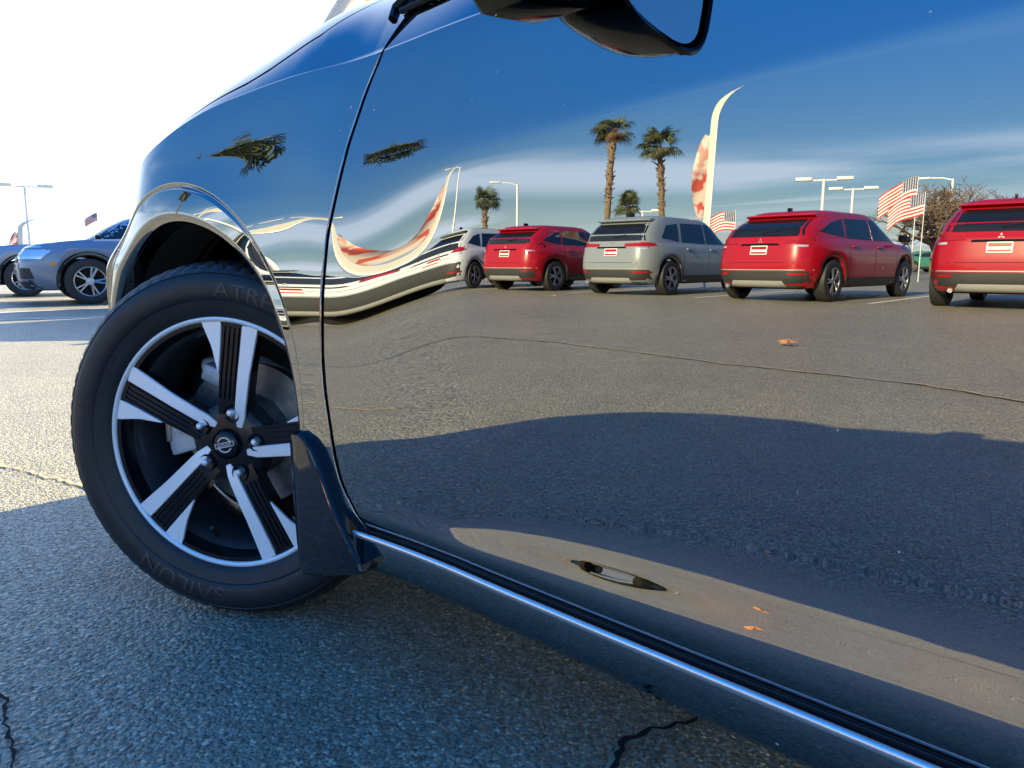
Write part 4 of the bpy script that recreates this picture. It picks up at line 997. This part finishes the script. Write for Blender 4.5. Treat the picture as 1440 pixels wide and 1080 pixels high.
def palm(label, loc, h, wind=0.0, crown=1.0, lean=(0, 0), seed=0, green=None):
    rr = random.Random(seed); root = thing('palm_tree', label, 'palm', loc, 0, 'fan palms beyond the parked cars')
    pts = []; rad = []
    nseg = 26
    for i in range(nseg):
        t = i/(nseg-1); pts.append((lean[0]*t*t+rr.uniform(-.03, .03), lean[1]*t*t+rr.uniform(-.03, .03), h*t)); rad.append((.20-.06*t)*rr.uniform(.9, 1.15)*(1.5 if rr.random() < .12 and t > .25 else 1)+(.12 if t < .04 else 0))
    MB().tube(pts, rad, 12).build('trunk', M['trunk'], root)
    # boots: ragged stubs of old leaf bases
    st = MB()
    for i in range(110):
        t = rr.uniform(.35, 1)**.7; a = rr.uniform(0, 2*pi); r = .18-.05*t; p = Vector((lean[0]*t*t, lean[1]*t*t, h*t)); d = Vector((cos(a), sin(a), .55))
        st.tube([p+d*r*.7, p+d*(r+.16*rr.uniform(.5, 1.4)*(2 if t > .85 else 1))], [.05, .02], 4)
    st.build('leaf_stubs', M['trunk'], root)
    cg = MB(); cd = MB(); top = Vector((lean[0], lean[1], h))
    for i in range(62):
        dead = i < 18
        el = R(rr.uniform(-75, -20)) if dead else R(rr.uniform(-25, 80)); az = rr.uniform(0, 2*pi)
        d = Vector((cos(el)*cos(az), cos(el)*sin(az), sin(el)))
        d = (d+Vector((wind, wind*.3, 0))*(.9 if not dead else .3)).normalized()
        q = d.to_track_quat('X', 'Z').to_matrix(); sc = crown*rr.uniform(.62, .85)*(.55 if dead else 1)
        V, F = FR[i % 5]; (cd if dead else cg).add([top+q@Vector(v)*sc for v in V], F)
    cg.build('crown', green or M['frond'], root, smooth=False); cd.build('dead_fronds', M['deadfrond'], root, smooth=False)
def at_az(az, dist): return (1.33-dist*cos(R(az)), .65-dist*sin(R(az)), 0)
palm('tall fan palm, left of the taller pair above the grey car in the reflection', at_az(54.6, 44), 8.1, wind=-.55, crown=1.0, lean=(.3, -.2), seed=1)
palm('slightly shorter fan palm next to the tall one, above the grey car in the reflection', at_az(58.8, 46), 7.3, wind=-.5, crown=1.0, lean=(-.2, .3), seed=2)
palm('small far palm standing alone above the small red car in the reflection', at_az(45.4, 62), 5.7, wind=.1, crown=.95, seed=3)
palm('low pale palm between the two tall palm trunks in the reflection', at_az(56.3, 70), 5.6, wind=-.2, crown=1.1, seed=4)
palm('palm seen only as flattened fronds on fender and door, either side of the seam', at_az(32.1, 38), 10.4, wind=-.5, crown=1.1, seed=5)

# ------------------------------------------------------------------ lamp posts
def lamp_post(label, loc, h, kind='double', rz=0.0):
    root = thing('street_lamp', label, 'lamp post', loc, rz, 'lamp posts round the lot')
    MB().tube([(0, 0, 0), (0, 0, h*.5), (0, 0, h)], [.16, .13, .10], 10).build('pole', M['pole'], root)
    MB().lathe([(.001, .5), (.26, .5), (.28, .46), (.28, 0)], 20, 'z').build('base', M['pole'], root)
    if kind == 'double':
        MB().tube([(-1.1, 0, h-.1), (1.1, 0, h-.1)], .06, 6).build('arm', M['pole'], root)
        for s in (-1, 1): MB().box((s*1.45, 0, h), (1.15, .55, .24)).build('lamp_head', M['pole'], root, bevel=.04)
    else:
        MB().tube([(0, 0, h-.1), (-.8, 0, h+.12), (-1.9, 0, h+.2)], .06, 6).build('arm', M['pole'], root)
        MB().box((-2.4, 0, h+.2), (1.1, .45, .18)).build('lamp_head', M['pole'], root, bevel=.05)
lamp_post('single-arm lamp post above the small red car in the reflection', at_az(47.8, 82), 9.0, 'single', R(-48))
lamp_post('twin-head lamp post above the right part of the sloping red car', at_az(69.8, 62), 6.9, 'double', R(-25))
lamp_post('twin-head lamp post, the lower and farther of the two above the sloping red car', at_az(71.7, 74), 7.2, 'double', R(-25))
lamp_post('twin-head lamp post half hidden between the two tall palm trunks', at_az(57.3, 78), 5.9, 'double', R(-33))
lamp_post('single-arm lamp post whose arm shows above the bare tree', at_az(77.6, 80), 8.2, 'single', R(0))
lamp_post('twin-head lamp post fading into the bright sky at the left edge', (-70.0, 18.3, 0), 6.9, 'double', R(75))
lamp_post('single-arm lamp post beside the flattened palm crown', at_az(41.6, 70), 10.2, 'single', R(-48))

# ------------------------------------------------------------------ flags
def flagcloth_mat():
    m, n, l, b = nt('feather_flag_cloth'); tc = n.new('ShaderNodeTexCoord'); sp = n.new('ShaderNodeSeparateXYZ'); l.new(tc.outputs['Object'], sp.inputs[0])
    # lower red field with white block letters, upper white field with red marks
    def mr(src, a, b_):
        v = n.new('ShaderNodeMath'); v.operation = 'GREATER_THAN'; l.new(src, v.inputs[0]); v.inputs[1].default_value = a; return v.outputs[0]
    br = n.new('ShaderNodeTexNoise'); br.inputs['Scale'].default_value = 3.2; br.inputs['Detail'].default_value = 1
    mp = n.new('ShaderNodeMapping'); mp.inputs['Scale'].default_value = (1.2, 1.2, 1.0); l.new(tc.outputs['Object'], mp.inputs['Vector']); l.new(mp.outputs[0], br.inputs['Vector'])
    f1 = n.new('ShaderNodeMapRange'); f1.inputs['From Min'].default_value = .46; f1.inputs['From Max'].default_value = .54; l.new(br.outputs['Fac'], f1.inputs['Value'])
    top = n.new('ShaderNodeMapRange'); top.inputs['From Min'].default_value = 2.9; top.inputs['From Max'].default_value = 3.1; l.new(sp.outputs['Z'], top.inputs['Value'])
    red = n.new('ShaderNodeMix'); red.data_type = 'RGBA'; red.inputs['A'].default_value = (.58, .09, .07, 1); red.inputs['B'].default_value = (.72, .58, .50, 1); l.new(f1.outputs[0], red.inputs['Factor'])
    wh = n.new('ShaderNodeMix'); wh.data_type = 'RGBA'; wh.inputs['A'].default_value = (.78, .70, .62, 1); wh.inputs['B'].default_value = (.72, .38, .30, 1); l.new(f1.outputs[0], wh.inputs['Factor'])
    mx = n.new('ShaderNodeMix'); mx.data_type = 'RGBA'; l.new(top.outputs[0], mx.inputs['Factor']); l.new(red.outputs['Result'], mx.inputs['A']); l.new(wh.outputs['Result'], mx.inputs['B'])
    l.new(mx.outputs['Result'], b.inputs['Base Color']); b.inputs['Roughness'].default_value = .8
    tr = n.new('ShaderNodeBsdfTranslucent'); l.new(mx.outputs['Result'], tr.inputs['Color']); ms = n.new('ShaderNodeMixShader'); ms.inputs['Fac'].default_value = .35
    l.new(b.outputs[0], ms.inputs[1]); l.new(tr.outputs[0], ms.inputs[2]); l.new(ms.outputs[0], n['Material Output'].inputs['Surface'])
    return m
M['flagcloth'] = flagcloth_mat(); M['flagsleeve'] = simple('flag_sleeve_cloth', (.72, .69, .62), .8)
def feather_flag(label, loc, h, rz, width=.38, side=1, lean=0.0, c0=.34, c1=.74):
    root = thing('feather_flag', label, 'flag', loc, rz, 'feather flags along the row of cars'); root.rotation_euler = (0, lean, rz)
    def pole(t):                       # curved mast bending over at the top
        b = max(0, t-.80)/.20
        return Vector((.20*t+.55*b*b, 0, h*t*(1-.02*b)))
    MB().tube([pole(i/30) for i in range(31)], [.035-.022*i/30 for i in range(31)], 8).build('mast', M['pole'], root)
    V = []; 
    for i in range(40):
        t = .10+.90*i/39; p = pole(t)
        for j in range(3):
            s = j/2; V.append((p.x-side*.16*s*(1 if t < .9 else (1-t)/.1), .012*sin(9*t)+.02*s, p.z))
    MB().add(V, gridf(40, 3)).build('sleeve', M['flagsleeve'], root)
    V = []
    for i in range(40):
        t = c0+(c1-c0)*i/39; p = pole(t); w = width*(sin(pi*min(1, (i+3)/44))**.6)
        for j in range(8):
            s = j/7; V.append((p.x-side*(.16+w*s), .06*sin(7*t*3+s*3)*s, p.z+.03*sin(6*s+t*20)))
    MB().add(V, gridf(40, 8)).build('cloth', M['flagcloth'], root)
feather_flag('tall feather flag right of the twin palms, towering over the grey car', at_az(62.0, 20.5), 5.3, R(-28))
feather_flag('feather flag doubled into a loop near the door edge, over the white car', at_az(39.9, 27.0), 4.7, R(-48), width=.34, c0=.38, c1=.76)
feather_flag('white feather flag peeping over the hood at the top', (-10.72, 4.15, 0), 7.62, R(42.5), width=.9, side=-1, lean=R(33), c0=.5, c1=.96)
feather_flag('small faint feather flag in the white sky at the left edge', (-31.0, 7.58, 0), 2.4, R(80), width=.28)
def us_mat():
    m, n, l, b = nt('striped_flag_cloth'); tc = n.new('ShaderNodeTexCoord'); sp = n.new('ShaderNodeSeparateXYZ'); l.new(tc.outputs['UV'], sp.inputs[0])
    mu = n.new('ShaderNodeMath'); mu.operation = 'MULTIPLY'; mu.inputs[1].default_value = 6.5; l.new(sp.outputs['Y'], mu.inputs[0])
    fr = n.new('ShaderNodeMath'); fr.operation = 'FRACT'; l.new(mu.outputs[0], fr.inputs[0]); gt = n.new('ShaderNodeMath'); gt.operation = 'LESS_THAN'; gt.inputs[1].default_value = .5; l.new(fr.outputs[0], gt.inputs[0])
    st = n.new('ShaderNodeMix'); st.data_type = 'RGBA'; st.inputs['A'].default_value = (.75, .73, .70, 1); st.inputs['B'].default_value = (.50, .03, .05, 1); l.new(gt.outputs[0], st.inputs['Factor'])
    a = n.new('ShaderNodeMath'); a.operation = 'LESS_THAN'; a.inputs[1].default_value = .4; l.new(sp.outputs['X'], a.inputs[0]); c = n.new('ShaderNodeMath'); c.operation = 'GREATER_THAN'; c.inputs[1].default_value = .4615; l.new(sp.outputs['Y'], c.inputs[0])
    k = n.new('ShaderNodeMath'); k.operation = 'MULTIPLY'; l.new(a.outputs[0], k.inputs[0]); l.new(c.outputs[0], k.inputs[1])
    vo = n.new('ShaderNodeTexVoronoi'); vo.inputs['Scale'].default_value = 16; vo.inputs['Randomness'].default_value = 0.0; l.new(tc.outputs['UV'], vo.inputs['Vector'])
    sl = n.new('ShaderNodeMath'); sl.operation = 'LESS_THAN'; sl.inputs[1].default_value = .28; l.new(vo.outputs['Distance'], sl.inputs[0])
    can = n.new('ShaderNodeMix'); can.data_type = 'RGBA'; can.inputs['A'].default_value = (.025, .035, .13, 1); can.inputs['B'].default_value = (.7, .7, .7, 1); l.new(sl.outputs[0], can.inputs['Factor'])
    mx = n.new('ShaderNodeMix'); mx.data_type = 'RGBA'; l.new(k.outputs[0], mx.inputs['Factor']); l.new(st.outputs['Result'], mx.inputs['A']); l.new(can.outputs['Result'], mx.inputs['B'])
    l.new(mx.outputs['Result'], b.inputs['Base Color']); b.inputs['Roughness'].default_value = .7
    return m
M['us'] = us_mat()
def national_flag(label, loc, hpole, size, rz, droop=.3, seed=0):
    root = thing('striped_flag', label, 'flag', loc, rz, 'stars and stripes flags')
    MB().tube([(0, 0, 0), (0, 0, hpole)], [.02*size, .014*size], 8).build('flagpole', M['pole'], root)
    nx, ny = 28, 14; V = []; UV = []
    for i in range(nx):
        for j in range(ny):
            u, v = i/(nx-1), j/(ny-1)
            V.append((-(u*size*1.5*(1-.1*droop)), .10*size*sin(u*8+seed+v)*u, hpole-size*.04-size*.95*(1-v)-droop*size*u*u+.05*size*sin(6*u+seed)))
            UV.append((u, v))
    o = mk('cloth', V, gridf(nx, ny), M['us'], root); uvl = o.data.uv_layers.new(name='UVMap')
    for lp in o.data.loops: uvl.data[lp.index].uv = UV[lp.vertex_index]
national_flag('large stars and stripes flag in front of the bare tree in the reflection', at_az(75.6, 46), 5.2, 1.3, R(-12), .75, 1)
national_flag('stars and stripes flag hanging lower in front of the bare tree', at_az(76.1, 30), 3.1, .8, R(-12), .7, 3)
national_flag('small stars and stripes flag right of the tall feather flag', at_az(64.0, 40), 3.3, 1.0, R(-20), .35, 5)
national_flag('tiny dark flag standing over the roof of the blue-grey car', (-20.0, 6.6, 0), 1.95, .22, R(70), .9, 2)

# ------------------------------------------------------------------ bare tree
def bare_tree(label, loc, h, seed):
    rr = random.Random(seed); root = thing('bare_tree', label, 'tree', loc, 0, 'bare winter trees')
    mb = MB(); tw = MB()
    def grow(p, d, ln, r, lev):
        q = p+d*ln; mid = p.lerp(q, .5)+Vector((rr.uniform(-1, 1), rr.uniform(-1, 1), rr.uniform(-.5, .5)))*ln*.08
        (mb if lev < 3 else tw).tube([p, mid, q], [r, r*.9, r*.72], 6 if lev < 3 else 3, caps=False)
        if lev >= 6: return
        for k in range(3 if lev else 9):
            ax = Vector((rr.uniform(-1, 1), rr.uniform(-1, 1), rr.uniform(-.35, .6))).normalized()
            nd = (d*.65+ax*.85).normalized(); grow(q if k else mid.lerp(q, .6), nd, ln*rr.uniform(.66, .86), r*.64, lev+1)
    grow(Vector((0, 0, 0)), Vector((0, 0, 1)), h*.24, h*.028, 0)
    m = M.setdefault('bark', simple('bare_bark', (.16, .105, .075), .9, var=.3, scale=6))
    mb.build('trunk', m, root); tw.build('twigs', m, root)
bare_tree('wide bare brown tree behind the striped flags in the reflection', at_az(76.9, 52), 6.9, 4)
bare_tree('bare brown tree farther right, over the last red car', at_az(80.2, 56), 6.9, 9)

# ------------------------------------------------------------------ leaves
def leaf(label, loc, rz, s=.09):
    P = [(0, .55), (.18, .2), (.5, .3), (.3, 0), (.45, -.3), (.15, -.2), (0, -.6), (-.15, -.2), (-.45, -.3), (-.3, 0), (-.5, .3), (-.18, .2)]
    V = [(0, 0, .35*s)]+[(x*s, y*s, .1*s+.25*s*abs(x)) for x, y in P]; F = [(0, i+1, (i+1) % 12+1) for i in range(12)]
    V += [(0, -.6*s, .1*s), (.01*s, -.95*s, .02*s), (.03*s, -.6*s, .1*s)]; F.append((13, 14, 15))
    o = mk('fallen_leaf', V, F, M['leaf'], smooth=False, loc=loc); o.rotation_euler = (0, 0, rz); return tag(o, label, 'leaf')
leaf('dry orange leaf lying alone on the sunlit asphalt reflected in the door', (-1.025, -5.195, .005), .6, .15)
leaf('small yellow-brown leaf by the tail of the grey car', (-7.9, -10.6, .005), 2.0, .12)
